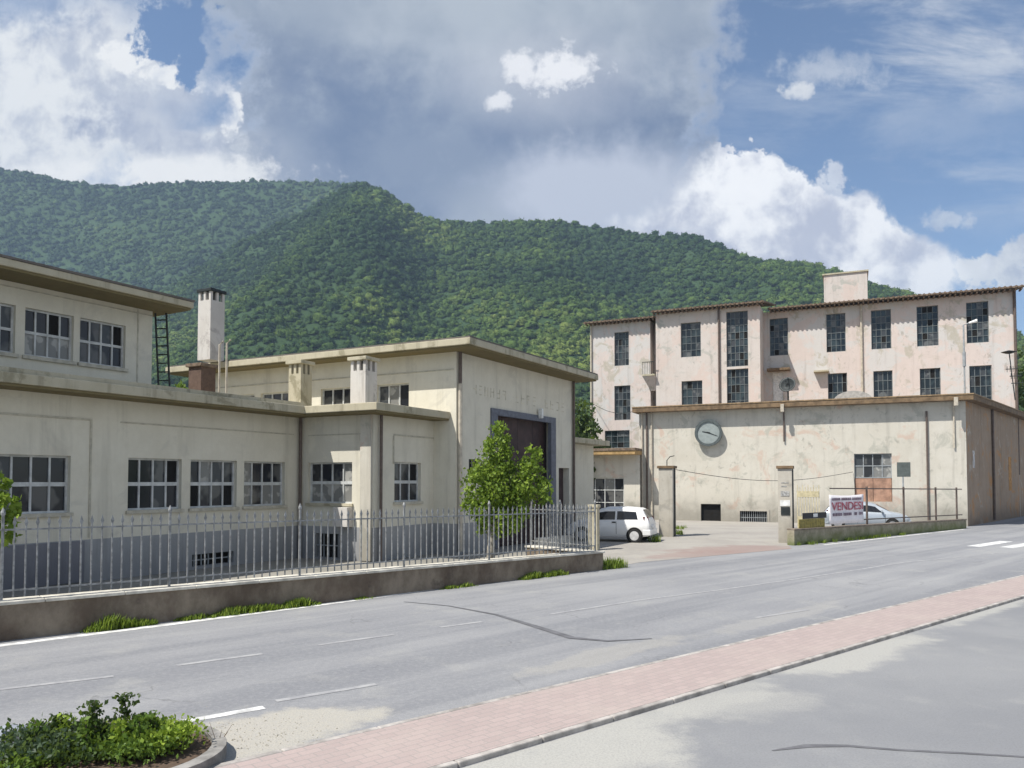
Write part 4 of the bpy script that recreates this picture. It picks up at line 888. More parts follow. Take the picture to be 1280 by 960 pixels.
# ------------------------------------------------------------------ cars
def car(name, label, loc, head, Lc, Wc, Hc, kind, paint, cat='car'):
    """loft of cross-sections; x forward; kind: station table (x, bottom, belt, top, half-widths)"""
    t = thing(name, label, cat, loc); fx = Vector((head[0], head[1], 0)).normalized(); fy = Vector((-fx.y, fx.x, 0)); L0 = Vector(loc)
    Pt = lambda x, y, z: L0 + fx * x + fy * y + Vector((0, 0, z))
    st = kind['stations']
    def at(x):
        for p, q in zip(st, st[1:]):
            if p[0] <= x <= q[0]:
                f = (x - p[0]) / (q[0] - p[0]); return [a + (b - a) * f for a, b in zip(p, q)]
        return list(st[0] if x < st[0][0] else st[-1])
    def sec(x):
        _, zb_, zbelt, ztop, wb, wbelt, wtop = at(x)
        return [(0, zb_), (wb * .88, zb_), (wb, zb_ + .12), (wbelt, zb_ + (zbelt - zb_) * .55), (wbelt * .985, zbelt - .03), (wbelt * .955, zbelt), (wtop + (wbelt * .955 - wtop) * .12, zbelt + (ztop - zbelt) * .86), (wtop * .86, ztop - .012), (wtop * .45, ztop + .004), (0, ztop + .008)]
    xs = sorted(set([s[0] for s in st] + list(np.linspace(st[0][0], st[-1][0], 50))))
    mb = MB(); nring = 18
    for x in xs:
        s = sec(x); full = [(y, z) for y, z in s] + [(-y, z) for y, z in reversed(s[1:-1])]
        mb.v += [Pt(x, y, z) for y, z in full]
    n = len(mb.v) // len(xs)
    for i in range(len(xs) - 1):
        for k in range(n): mb.f.append((i * n + k, (i + 1) * n + k, (i + 1) * n + (k + 1) % n, i * n + (k + 1) % n))
    mb.f.append(tuple(range(n))); mb.f.append(tuple((len(xs) - 1) * n + n - 1 - k for k in range(n)))
    body = mb.build('body', paint, t, smooth=True)
    me = body.data; me.set_sharp_from_angle(angle=R(38))
    def side_glass(x0, x1, s, lo=.10, hi=.86, slant0=0.0, slant1=0.0):
        mb = MB(); m = 8; rows = []
        for i in range(m + 1):
            row = []
            for v in (lo, (lo + hi) / 2, hi):
                f = (v - lo) / (hi - lo); xa = x0 + slant0 * f; xb = x1 + slant1 * f; x = xa + (xb - xa) * i / m
                s_ = sec(x); p, q = s_[5], s_[6]; y = p[0] + (q[0] - p[0]) * v / .86 * .86 / 1.0; z = p[1] + (q[1] - p[1]) * v
                y = p[0] + (q[0] - p[0]) * v; row.append(Pt(x, s * (y + .008), z))
            rows.append(row)
        for a, b in zip(rows, rows[1:]):
            for k in range(2): mb.quad(a[k], b[k], b[k + 1], a[k + 1])
        mb.build('side_window', M['glass_car'], t)
    for s in (-1, 1):
        for g_ in kind['side']: side_glass(g_[0], g_[1], s, *g_[2:])
    def top_glass(x0, x1, nm):
        mb = MB(); m = 8; rows = []
        for i in range(m + 1):
            x = x0 + (x1 - x0) * i / m; s_ = sec(x); a, b, c = s_[7], s_[8], s_[9]; up = .010
            nx_ = .012 * (1 if x1 > 0 and nm == 'windscreen' else -1)
            rows.append([Pt(x + nx_, y * k_, z + up) for y, z, k_ in ((-a[0], a[1], 1), (-b[0], b[1], 1), (0, c[1], 1), (b[0], b[1], 1), (a[0], a[1], 1))])
        for a, b in zip(rows, rows[1:]):
            for k in range(4): mb.quad(a[k], b[k], b[k + 1], a[k + 1])
        mb.build(nm, M['glass_car'], t)
    top_glass(*kind['front_glass'], 'windscreen'); top_glass(*kind['rear_glass'], 'rear_window')
    # wheels, arches
    for wx in kind['axles']:
        for s in (-1, 1):
            w = at(wx)[5]; mb = MB(); mb.disc(Pt(wx, s * (w - .10), .30), fy * s, .335, .108, 26); mb.build('wheel_arch', M['opening'], t)
            mb = MB(); mb.tube([Pt(wx, s * (w - .16), .285), Pt(wx, s * (w - .145), .285), Pt(wx, s * (w + .005), .285), Pt(wx, s * (w + .02), .285)], [.265, .285, .285, .265], 26); wl = mb.build('wheel', simple('tyre', (.02, .02, .02), .8), t)
            mb = MB(); mb.disc(Pt(wx, s * (w + .0), .285), fy * s, .19, .028, 20); mb.build('rim', kind['rim'], wl)
    for s in (-1, 1):
        x = st[0][0]; mb = MB(); hw = at(x + .12)[5] * .93
        for (z0_, z1_) in (kind['tail'],):
            b = [Pt(x - .006, s * (hw - .17), z0_), Pt(x + .16, s * (hw + .035), z0_), Pt(x + .2, s * (hw - .05), z0_), Pt(x + .05, s * (hw - .2), z0_)]
            zz = z1_ - z0_; mb.hexa(b if s < 0 else list(reversed(b)), [p + Vector((0, 0, zz)) + fx * kind['tail_lean'] for p in (b if s < 0 else list(reversed(b)))])
        mb.build('tail_light', simple('tail_light', (.11, .012, .018), .25), t)
        x = st[-1][0]; mb = MB(); hw = at(x - .15)[5] * .93
        b = [Pt(x - .07, s * (hw - .32), .58), Pt(x - .24, s * (hw + .03), .58), Pt(x - .3, s * (hw - .05), .58), Pt(x - .2, s * (hw - .33), .58)]
        b = b if s > 0 else list(reversed(b)); mb.hexa(b, [p + Vector((0, 0, .15)) - fx * .04 for p in b]); mb.build('headlight', simple('headlight', (.5, .52, .54), .15), t)
        mb = MB(); x = kind['mirror']; w = at(x)[5]; mb.hexa([Pt(x - .05, s * (w - .02), .92), Pt(x + .05, s * (w - .02), .92), Pt(x + .04, s * (w + .15), .93), Pt(x - .04, s * (w + .15), .93)], [Pt(x - .05, s * (w - .02), 1.03), Pt(x + .05, s * (w - .02), 1.03), Pt(x + .04, s * (w + .15), 1.04), Pt(x - .04, s * (w + .15), 1.04)]); mb.build('mirror', kind['trim'], t, bevel=.015)
        mb = MB(); x = kind['handle']; w = at(x)[5]; mb.hexa([Pt(x - .08, s * (w - .04), .80), Pt(x + .08, s * (w - .04), .80), Pt(x + .08, s * (w + .012), .80), Pt(x - .08, s * (w + .012), .80)], [Pt(x - .08, s * (w - .04), .85), Pt(x + .08, s * (w - .04), .85), Pt(x + .08, s * (w + .012), .85), Pt(x - .08, s * (w + .012), .85)]); mb.build('door_handle', M['dark_iron'], t)
        mb = MB()
        for x in kind['seams']:
            s_ = sec(x); 
            for (p, q) in ((s_[2], s_[3]), (s_[3], s_[4])):
                mb.quad(Pt(x - .008, s * (p[0] + .004), p[1]), Pt(x + .008, s * (p[0] + .004), p[1]), Pt(x + .008, s * (q[0] + .004), q[1]), Pt(x - .008, s * (q[0] + .004), q[1]))
        mb.build('door_seam', M['opening'], t)
    x = st[0][0]; mb = MB(); b = [Pt(x - .06, -.70, .30), Pt(x + .25, -.80, .30), Pt(x + .25, .80, .30), Pt(x - .06, .70, .30)]; mb.hexa(list(reversed(b)), [p + Vector((0, 0, .24)) for p in reversed(b)]); mb.build('rear_bumper', kind['bump'], t, bevel=.03)
    mb = MB(); b = [Pt(x - .075, -.26, .60), Pt(x - .02, -.26, .60), Pt(x - .02, .26, .60), Pt(x - .075, .26, .60)]; mb.hexa(list(reversed(b)), [p + Vector((0, 0, .11)) + fx * .03 for p in reversed(b)]); mb.build('number_plate', M['white_paint'], t)
    x = st[-1][0]; mb = MB(); b = [Pt(x + .05, -.66, .26), Pt(x - .3, -.8, .26), Pt(x - .3, .8, .26), Pt(x + .05, .66, .26)]; mb.hexa(b, [p + Vector((0, 0, .26)) for p in b]); mb.build('front_bumper', kind['bump'], t, bevel=.03)
    return t
def paintmat(name, c, met=0.0, rough=.28):
    g = G(name); return g.done(g.bsdf(g.mix(g.ramp(g.noise(1.5, 4), .4, .8, 0, .08), c, tuple(q * .7 for q in c)), rough, met, None, .5))
white = paintmat('white_car_paint', (.78, .78, .77)); silver = paintmat('silver_car_paint', (.42, .46, .50), .3)
# x, bottom, belt, top, half-width bottom, belt, top
hatch = dict(stations=[(-1.75, .36, .80, .82, .66, .70, .60), (-1.68, .27, .86, .98, .70, .745, .60), (-1.48, .24, .90, 1.32, .75, .785, .57), (-1.30, .23, .90, 1.41, .77, .795, .58), (-.7, .22, .89, 1.455, .78, .80, .59), (.05, .22, .88, 1.44, .78, .80, .58), (.34, .22, .87, 1.37, .78, .80, .56), (.98, .22, .86, .93, .77, .79, .64), (1.3, .23, .80, .86, .76, .775, .62), (1.6, .25, .70, .75, .70, .73, .58), (1.75, .32, .58, .61, .58, .62, .5)],
    side=[(-1.30, -.42, .10, .80, .10, 0), (-.34, .70, .10, .80, 0, -.36)], front_glass=(.38, .92), rear_glass=(-1.66, -1.44), axles=(-1.16, 1.06), tail=(.80, 1.06), tail_lean=.09, mirror=.62, handle=-.30, seams=(-.40, .74), rim=simple('pale_hubcap', (.5, .5, .5), .4), trim=M['dark_iron'], bump=white)
sedan = dict(stations=[(-2.0, .36, .78, .86, .70, .76, .62), (-1.9, .27, .90, 1.02, .76, .80, .62), (-1.62, .24, .92, 1.30, .80, .84, .58), (-1.3, .23, .92, 1.41, .82, .85, .59), (-.5, .22, .91, 1.455, .83, .855, .60), (.2, .22, .90, 1.43, .83, .855, .59), (.5, .22, .89, 1.34, .83, .855, .57), (1.2, .22, .88, .95, .82, .85, .70), (1.6, .23, .82, .88, .80, .82, .68), (1.95, .26, .70, .76, .72, .76, .6), (2.1, .32, .58, .62, .6, .64, .5)],
    side=[(-1.45, -.40, .10, .80, .15, 0), (-.32, .90, .10, .80, 0, -.42)], front_glass=(.54, 1.14), rear_glass=(-1.88, -1.60), axles=(-1.3, 1.27), tail=(.72, 1.0), tail_lean=.06, mirror=.8, handle=-.25, seams=(-.36, .95), rim=simple('steel_rim', (.4, .4, .41), .35, .5), trim=silver, bump=silver)
rw = gp(793, 678.5); hd = Vector((-.93, .37, 0)).normalized(); side_n = Vector((-.37, -.93, 0))
cpos = rw + hd * 1.16 - side_n * .79
car('parked_car', 'white three-door hatchback parked in the yard entrance beside the gate pillar', (cpos.x, cpos.y, 0), hd.xy, 3.5, 1.6, 1.45, hatch, white)
D = 40.3; d = ray(1081, 640); car('parked_car', 'silver hatchback parked behind the mossy low wall, half hidden by the sale banner', (d.x / d.y * D, D, 0), dA.xy, 4.1, 1.7, 1.45, sedan, silver)

# ------------------------------------------------------------------ trees and plants
def tree(name, label, base, branches, blobs, leaf, n, size, bark, cat='tree', group=None, tr=.07):
    t = thing(name, label, cat, base, group); rng = np.random.RandomState(abs(hash(label)) % 1000 if False else len(label) * 7 + int(abs(base[0]) * 10))
    mb = MB()
    for pts, r0, r1 in branches:
        k = len(pts); mb.tube([Vector(base) + Vector(p) for p in pts], [r0 + (r1 - r0) * i / (k - 1) for i in range(k)], 8)
    mb.build('trunk', bark, t, smooth=True)
    C = []; w = np.array([b[3] ** 2 for b in blobs]); w = w / w.sum()
    for b, q in zip(blobs, w):
        m = max(4, int(n * q / 14)); cl = rng.normal(size=(m, 3)); cl /= np.linalg.norm(cl, axis=1)[:, None]; cl *= (rng.uniform(.25, 1, m) ** .5)[:, None] * b[3]
        cl[:, 2] *= b[4] if len(b) > 4 else 1.0
        for c in cl: C.append(np.array(b[:3]) + c + rng.normal(size=(14, 3)) * b[3] * .16)
    C = np.concatenate(C) + np.array(base)
    leaves(C, size, 'crown', leaf, t, rng=rng); return t
D = 20.6; d = ray(613, 640); tb = (d.x / d.y * D, D, 0)
tree('young_tree', 'small bright green tree with a pale trunk standing just behind the iron fence', tb,
     [([(0, 0, 0), (.02, 0, .8), (-.02, .05, 1.5), (.1, .02, 2.4), (.2, 0, 3.6)], .13, .03), ([(0, 0, 1.1), (.45, .1, 1.9), (.95, .05, 2.9)], .06, .015), ([(0, 0, 1.2), (-.3, -.05, 1.8), (-.45, 0, 2.3)], .05, .012)],
     [(.22, 0, 3.78, .30, 1.2), (.16, .05, 3.35, .42), (.02, .1, 2.9, .48), (.3, 0, 2.75, .42), (-.28, 0, 2.45, .5), (.25, .1, 2.2, .58), (1.14, .05, 3.2, .27, 1.3), (1.08, .05, 2.8, .36), (1.0, 0, 2.4, .42), (1.38, 0, 2.25, .32), (.72, .1, 1.95, .48), (-.12, -.1, 1.8, .46), (.3, -.1, 1.4, .4), (-.2, 0, 1.25, .2), (.62, -.1, 1.35, .28), (-.55, 0, 1.9, .25)],
     M['leaf_bright'], 9500, .052, M['bark'])
D = 12.6; d = ray(-30, 640)
tree('garden_tree', 'leafy green branches of a tree entering at the left edge behind the fence', (d.x / d.y * D - .12, D + .3, 0),
     [([(0, 0, 0), (.02, 0, 1.0), (.05, 0, 1.9)], .06, .02)], [(.15, 0, 1.95, .4), (.1, 0, 2.4, .28), (.42, -.05, 2.05, .25), (.3, 0, 1.6, .28), (-.3, 0, 2.0, .5)], M['leaf_bright'], 1300, .06, M['bark'])
# trees in the gap between hall and mill, and at the far right
rng0 = random.Random(11)
gap_labels = ['dark green tree rising in the gap between hall roof and pink mill', 'bushy green tree low in the gap beside the hall roof', 'tall tree behind the pink mill at its far right end', 'broad green tree behind the office roof near the white chimney', 'dark tree behind the hall beside its chimney', 'yellow-green bush showing under the hall eave next to the ladder']
specs = [(722, 62, 9.2, 3.2, 'leaf_dark'), (712, 52, 6.5, 2.2, 'leaf_dark'), (1294, 70, 16, 4.5, 'leaf_dark'), (205, 52, 7.6, 2.6, 'leaf_mid'), (300, 60, 8.2, 3.0, 'leaf_dark'), (228, 34, 7.0, 1.1, 'leaf_bright')]
for (px, D, h, r, lf), lab in zip(specs, gap_labels):
    d = ray(px, 560); b = (d.x / d.y * D, D, 0); bl = [(rng0.uniform(-.6, .6) * r, rng0.uniform(-.5, .5) * r, h - r * .7 - rng0.uniform(0, .65) * (h - r), r * rng0.uniform(.4, .62)) for _ in range(9)] + [(0, 0, h - r * .5, r * .5)]
    tree('background_tree', lab, b, [([(0, 0, 0), (.1, 0, h * .5), (0, .1, h * .8)], .22, .06)], bl, M[lf], 2600, .07 * r ** .5 * 1.6, M['bark_dark'])

# weeds along the foot of the walls: one uncountable mass
V, Fc, T = [], [], []
rng = np.random.RandomState(4)
def tuft(pt, h, spread, n, sh=1.0):
    for _ in range(n):
        w = rng.uniform(0, 2 * math.pi); r = spread * math.sqrt(rng.uniform()); x, y = pt.x + math.cos(w) * r, pt.y + math.sin(w) * r
        a = rng.uniform(0, 2 * math.pi); hh = h * rng.uniform(.45, 1.15); lean = hh * rng.uniform(.1, .6); bx, by = math.cos(a) * .011, math.sin(a) * .011; dx, dy = -math.sin(a) * lean, math.cos(a) * lean
        i = len(V); V.extend([(x - bx, y - by, 0), (x + bx, y + by, 0), (x + bx * .8 + dx * .45, y + by * .8 + dy * .45, hh * .65), (x - bx * .8 + dx * .45, y - by * .8 + dy * .45, hh * .65), (x + dx, y + dy, hh), (x + dx + .002, y + dy, hh * .99)])
        Fc.extend([(i, i + 1, i + 2, i + 3), (i + 3, i + 2, i + 5, i + 4)]); T.extend([rng.uniform(0, 1)] * 6)
def weeds(x0, x1, dens, h):
    ua, ub = FW.u(x0, 740), FW.u(x1, 740); n = int((ub - ua) * dens)
    for _ in range(n):
        u = rng.uniform(ua, ub); e = min(1, (u - ua) / .25, (ub - u) / .25); lump = .55 + .45 * noise.noise(Vector((u * 2.3, 0, 0))); tuft(FW.P(u, 0, rng.uniform(.02, .16)), h * (.35 + .65 * e) * lump, .08, 16)
weeds(104, 192, 46, .32); weeds(220, 262, 30, .2); weeds(262, 396, 44, .25); weeds(440, 470, 14, .1); weeds(548, 590, 20, .14); weeds(648, 706, 32, .28)
for _ in range(70): q = FW.P(FLEN + rng.uniform(-.1, 1.1), 0, rng.uniform(-.9, .12)); tuft(q, rng.uniform(.08, .3), .1, 16)
for _ in range(40): u = rng.uniform(0.0, LLEN * .55); tuft(LW.P(u, 0, rng.uniform(.02, .2)), .16, .12, 12)
for c_ in ((818, 677, .25), (846, 668, .2), (850, 661, .15)):
    for _ in range(14): q = gp(c_[0] + rng.uniform(-6, 6), c_[1] + rng.uniform(-1, 1)); tuft(q, c_[2] * 1.2, .15, 12)
for _ in range(40): u = rng.uniform(0, FLEN); tuft(FW.P(u, 0, -rng.uniform(.45, .9)), .35, .12, 14)
tag(np_mesh('grass', np.array(V), np.array(Fc), T, M['grass']), 'bright green weeds and grass growing along the foot of the walls', 'grass', kind='stuff')

mb = MB(); rp = random.Random(12)
for _ in range(240):
    q = gp(rp.gauss(320, 45), rp.gauss(915, 14)); w = rp.uniform(.003, .010); a = rp.uniform(0, 6.28); ring_ = [(q.x + math.cos(a + k * 1.257) * w * rp.uniform(.7, 1.2), q.y + math.sin(a + k * 1.257) * w) for k in range(5)]
    mb.hexa([(x, y, 0) for x, y in ring_], [(q.x + (x - q.x) * .6, q.y + (y - q.y) * .6, w * .9) for x, y in ring_])
tag(mb.build('gravel', M['sand']), 'loose pebbles and grit in the dust beside the kerbed bed', 'gravel', kind='stuff')
# planted bed at the lower left
pc = gp(95, 957); bed = thing('planting_bed', 'rounded kerbed planting bed at the lower left corner', 'planter', pc)
mb = MB(); n = 40; rx, ry = 1.28, .95
def el(k, s, z): w = 2 * math.pi * k / n; return Vector((pc.x + math.cos(w) * rx * s, pc.y + math.sin(w) * ry * s, z))
for k in range(n):
    for (s0, z0_, s1, z1_) in ((1.0, 0, 1.0, .13), (1.0, .13, .9, .13), (.9, .13, .9, .02)): mb.quad(el(k, s0, z0_), el(k + 1, s0, z0_), el(k + 1, s1, z1_), el(k, s1, z1_))
mb.build('kerb_ring', simple('dark_kerb', (.24, .23, .215), .9, scale=4, var=.35), bed)
mb = MB(); mb.quad(*[el(k, .9, .09) for k in range(n)]); mb.build('soil', simple('soil', (.10, .07, .05), .95, scale=10), bed)
def bush(name, label, px, py, r, h, lf, n, size, group='plants of the kerbed bed'):
    b = gp(px, py, .09); t = thing(name, label, 'plant', b, group); rg = np.random.RandomState(px); mb = MB(); C = []
    for k in range(9):
        a = 2 * math.pi * k / 9; e = Vector((math.cos(a) * r * .7, math.sin(a) * r * .7, h * rg.uniform(.5, .9))); mb.tube([b, b + e * .5 + Vector((0, 0, h * .15)), b + e], [.008, .006, .003], 5)
        C.append(np.array(b) + np.array(e) + rg.normal(size=(n // 10, 3)) * np.array([r * .25, r * .25, h * .14]))
    C.append(np.array(b) + np.array([0, 0, h * .75]) + rg.normal(size=(n // 8, 3)) * np.array([r * .35, r * .35, h * .14]))
    C.append(np.array(b) + np.array([0, 0, h * .35]) + rg.normal(size=(n // 5, 3)) * np.array([r * .5, r * .5, h * .16]))
    mb.build('stem', M['bark_dark'], t); C = np.concatenate(C); C[:, 2] = np.maximum(C[:, 2], .10); leaves(C, size, 'foliage', lf, t, rng=rg)
def spire(label, px, py, ytop, lf, n=300, w=.045):
    b = gp(px, py, .09); h = CAMH + (602 - ytop) / F * b.y - .09; t = thing('tall_weed', label, 'plant', b, 'plants of the kerbed bed'); rg = np.random.RandomState(px)
    mb = MB(); mb.tube([b, b + Vector((.02, 0, h * .5)), b + Vector((.0, .01, h))], [.009, .007, .003], 5); mb.build('stem', M['bark_dark'], t)
    z = np.sort(rg.uniform(.15, 1, n)); k = np.where(z > .55, .4 + .6 * (np.sin(z * 34) > -.2), 1.2)
    C = np.stack([b.x + rg.normal(size=n) * w * k, b.y + rg.normal(size=n) * w * k, b.z + z * h], 1); leaves(C, .024, 'foliage', lf, t, rng=rg)
bush('bed_shrub', 'bright lime green bush at the right end of the kerbed bed', 203, 938, .27, .23, M['leaf_lime'], 1700, .022)
bush('bed_shrub', 'grey-green bush on the left of the kerbed bed', 62, 944, .38, .23, M['leaf_blue'], 1400, .024)
bush('bed_shrub', 'dark green bush in the middle of the kerbed bed, below the tallest weed', 150, 938, .32, .19, M['leaf_mid'], 1500, .024)
bush('bed_shrub', 'brownish dark bush at the near edge of the kerbed bed', 108, 948, .32, .15, M['leaf_dark'], 1200, .022)
bush('bed_shrub', 'green bush just left of the lime one in the kerbed bed', 178, 946, .26, .19, M['leaf_mid'], 1500, .022)
bush('bed_shrub', 'low green bush at the far left end of the kerbed bed', 28, 955, .34, .12, M['leaf_mid'], 1100, .022)
for lab, px, py, yt in (('tallest dark weed spire in the kerbed bed', 154, 940, 864), ('second tallest weed spire, left of the tallest in the bed', 116, 942, 874), ('short weed spire above the grey-green bush', 71, 940, 891), ('leafy weed just right of the tallest spire', 172, 940, 889), ('leafy weed beside the lime bush in the bed', 186, 940, 888)):
    spire(lab, px, py, yt, M['leaf_dark'] if px != 186 else M['leaf_mid'])
rs_ = random.Random(8)
for k in range(9):
    px = 45 + k * 21 + rs_.randint(-6, 6); spire('slender sprig of the kerbed bed, not the tallest ones', px, 943 + rs_.randint(-4, 5), 893 + rs_.randint(-8, 14), M[('leaf_mid', 'leaf_dark', 'leaf_lime')[k % 3]], 150, .055)
b = gp(14, 938, .09); mb = MB(); bm = bmesh.new(); bmesh.ops.create_icosphere(bm, subdivisions=3, radius=1)
for v in bm.verts: v.co = Vector((v.co.x * .2, v.co.y * .16, v.co.z * .13)) * (1 + .25 * noise.noise(v.co * 1.7)); v.co += b + Vector((0, 0, .1))
mb.v = [v.co.copy() for v in bm.verts]; bm.verts.index_update(); mb.f = [tuple(v.index for v in f.verts) for f in bm.faces]; bm.free()
tag(mb.build('rock', simple('blue_grey_rock', (.24, .26, .30), .85, scale=7), smooth=True), 'blue-grey rock lying at the left of the kerbed bed', 'rock')
b = gp(272, 938); mb = MB(); rg = random.Random(2)
for k in range(16):
    a = rg.uniform(0, 6.28); l = rg.uniform(.08, .26); p = Vector((math.cos(a) * l * .6, math.sin(a) * l * .4, l)); mb.tube([b, b + p * .5 + Vector((0, 0, .02)), b + p], [.004, .003, .0015], 4)
tag(mb.build('dry_weed', simple('dry_stalk', (.16, .12, .08), .9)), 'dry brown twiggy weed on the sand beside the kerbed bed', 'plant')

# ------------------------------------------------------------------ hills and forest
def hill(name, ridge, Yr, Yb, prof, amp, seed, x0=-420, x1=1750, nx=150, ny=46, drop=.0):
    rx = [p[0] for p in ridge]; ry = [p[1] for p in ridge]; P = np.zeros((nx, ny, 3))
    for i in range(nx):
        x = x0 + (x1 - x0) * i / (nx - 1); u = (x - 640) / F; zr_k = (602 - np.interp(x, rx, ry)) / F
        yr, yb = Yr(x), Yb(x)
        for j in range(ny):
            t = j / (ny - 11); 
            if t <= 1: Y = yb + (yr - yb) * t; z = (zr_k * yr) * t ** prof; a = amp * (math.sin(math.pi * min(1, t)) ** .8)
            else: Y = yr + (yr - yb) * (t - 1) * 1.2; z = zr_k * yr * (1 - (t - 1) ** 1.5 * 1.4) - 4; a = 0
            X = u * Y; q = Vector((X * .0042 + seed, Y * .0016, seed))
            z += a * (noise.noise(q) * 1.0 + noise.noise(q * 2.3) * .5 + noise.noise(q * 5.1) * .22)
            P[i, j] = (X, Y, max(z, -3))
    f = [(i * ny + j, (i + 1) * ny + j, (i + 1) * ny + j + 1, i * ny + j + 1) for i in range(nx - 1) for j in range(ny - 1)]
    o = np_mesh(name, P.reshape(-1, 3), np.array(f), np.full(nx * ny, .2), M['forest_far'], smooth=True); struct(o); return P
front = [(-420, 560), (0, 470), (100, 425), (150, 396), (200, 360), (250, 328), (300, 296), (350, 272), (400, 248), (430, 226), (447, 222), (470, 227), (490, 240), (530, 267), (600, 273), (690, 271), (740, 277), (800, 287), (860, 289), (885, 292), (945, 323), (1000, 323), (1050, 338), (1100, 358), (1140, 371), (1200, 394), (1290, 425), (1500, 500), (1750, 570)]
rear = [(-420, 150), (-100, 192), (0, 205), (60, 217), (130, 227), (200, 222), (330, 220), (400, 221), (450, 226), (520, 268), (600, 300), (800, 380), (1000, 470), (1750, 590)]
PF_ = hill('hillside', front, lambda x: 760 - max(0, x - 700) * .22 + max(0, 450 - x) * .25, lambda x: 250 + max(0, 500 - x) * .25, 1.12, 58, 3.1)
PR_ = hill('mountain', rear, lambda x: 1120, lambda x: 620, 1.1, 60, 9.7)

def ico(sub):
    bm = bmesh.new(); bmesh.ops.create_icosphere(bm, subdivisions=sub, radius=1); v = np.array([q.co[:] for q in bm.verts]); bm.verts.index_update()
    f = np.array([[w.index for w in q.verts] for q in bm.faces]); bm.free(); return v, f
def forest(name, P, batches, m, label, seed, jmax, near_bright):
    rg = np.random.RandomState(seed); nx, ny, _ = P.shape; AV, AF, AT, base = [], [], [], 0
    A = P[:-1, :jmax]; e1 = P[1:, :jmax] - A; e2 = P[:-1, 1:jmax + 1] - A; ar = np.linalg.norm(np.cross(e1, e2), axis=2); w = (ar / ar.sum()).ravel()
    for n, rmin, rmax, sub, leaf_n, leaf_s in batches:
        idx = rg.choice(len(w), n, p=w); i, j = idx // jmax, idx % jmax; a, b = rg.uniform(size=n)[:, None], rg.uniform(size=n)[:, None]
        c = P[i, j] * (1 - a) * (1 - b) + P[i + 1, j] * a * (1 - b) + P[i, j + 1] * (1 - a) * b + P[i + 1, j + 1] * a * b
        c = c[np.abs(c[:, 0] / c[:, 1]) < .85]; n = len(c); r = rmin + (rmax - rmin) * rg.uniform(size=n) ** 1.5
        V0, F0 = ico(sub); F0 = F0[V0[F0].mean(axis=1)[:, 2] > -.5]; variants = []; nl = leaf_n; nb = len(V0)
        F0 = np.concatenate([F0, nb + np.arange(nl * 3).reshape(-1, 3)])
        for k in range(24):
            d = np.array([1 + .6 * (noise.noise(Vector(p) * 1.9 + Vector((k * 7.1, 0, 0))) + noise.noise(Vector(p) * 4.2 + Vector((0, k * 3.3, 0))) * .7) for p in V0]); core = V0 * d[:, None]; a_ = rg.normal(size=(nl, 3)); a_[:, 2] = np.abs(a_[:, 2]) * 1.1 - .25; a_ /= np.linalg.norm(a_, axis=1)[:, None]; near = ((a_[:, None] - V0[None]) ** 2).sum(2).argmin(1); ctr_ = a_ * d[near][:, None] * rg.uniform(.92, 1.16, nl)[:, None]
            tri = (ctr_[:, None, :] + rg.normal(size=(nl, 3, 3)) * leaf_s).reshape(-1, 3); variants.append(np.concatenate([core, tri]))
        variants = np.array(variants); kv = rg.randint(0, 24, n); th = rg.uniform(0, 6.28, n); ct, s_ = np.cos(th), np.sin(th)
        q = variants[kv]; x = q[:, :, 0] * ct[:, None] - q[:, :, 1] * s_[:, None]; y = q[:, :, 0] * s_[:, None] + q[:, :, 1] * ct[:, None]
        W = np.stack([x, y, q[:, :, 2] * rg.uniform(.6, 1.05, n)[:, None]], 2) * r[:, None, None] + (c + np.array([0, 0, 1]) * (r * rg.uniform(.05, .55, n))[:, None])[:, None, :]
        nv = len(V0) + nl * 3; AV.append(W.reshape(-1, 3)); AF.append((F0[None] + (np.arange(n) * nv)[:, None, None]).reshape(-1, 3) + base); base += n * nv
        ti = np.clip(rg.normal(.38, .17, n) + np.array([noise.noise(Vector(p) * .016) * .45 + noise.noise(Vector(p) * .0055) * .8 + noise.noise(Vector(p) * .0023 + Vector((4, 1, 7))) * .5 for p in c]) + near_bright * np.clip((470 - c[:, 1]) / 300, -.1, .6), 0, 1); AT.append(np.repeat(ti, nv))  # broad tint patches imitate cloud light and shadow on the slope
    o = np_mesh(name, np.concatenate(AV), np.concatenate(AF), np.concatenate(AT), m, smooth=False); tag(o, label, 'forest', kind='stuff')
    return o
forest('forest', PF_, [(14000, 1.8, 4.3, 2, 70, .15), (34000, 1.0, 2.5, 1, 26, .22)], M['forest'], 'dense broadleaf forest covering the nearer hillside', 21, 37, .7)
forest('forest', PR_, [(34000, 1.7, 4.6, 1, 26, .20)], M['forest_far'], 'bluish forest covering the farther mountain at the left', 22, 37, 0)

# ------------------------------------------------------------------ air
mb = MB(); mb.box(-2300, 2300, -60, 2000, -1.2, 505)
hz = mb.build('haze', None if False else bpy.data.materials.new('haze')); hm = hz.data.materials[0]; hm.use_nodes = True; hm.node_tree.nodes.clear()
vo = hm.node_tree.nodes.new('ShaderNodeVolumePrincipled'); vo.inputs['Density'].default_value = .00025; vo.inputs['Color'].default_value = (.55, .74, 1, 1); vo.inputs['Anisotropy'].default_value = .1
oo = hm.node_tree.nodes.new('ShaderNodeOutputMaterial'); hm.node_tree.links.new(vo.outputs[0], oo.inputs['Volume'])
tag(hz, 'thin bluish haze in the air', 'haze', kind='stuff')

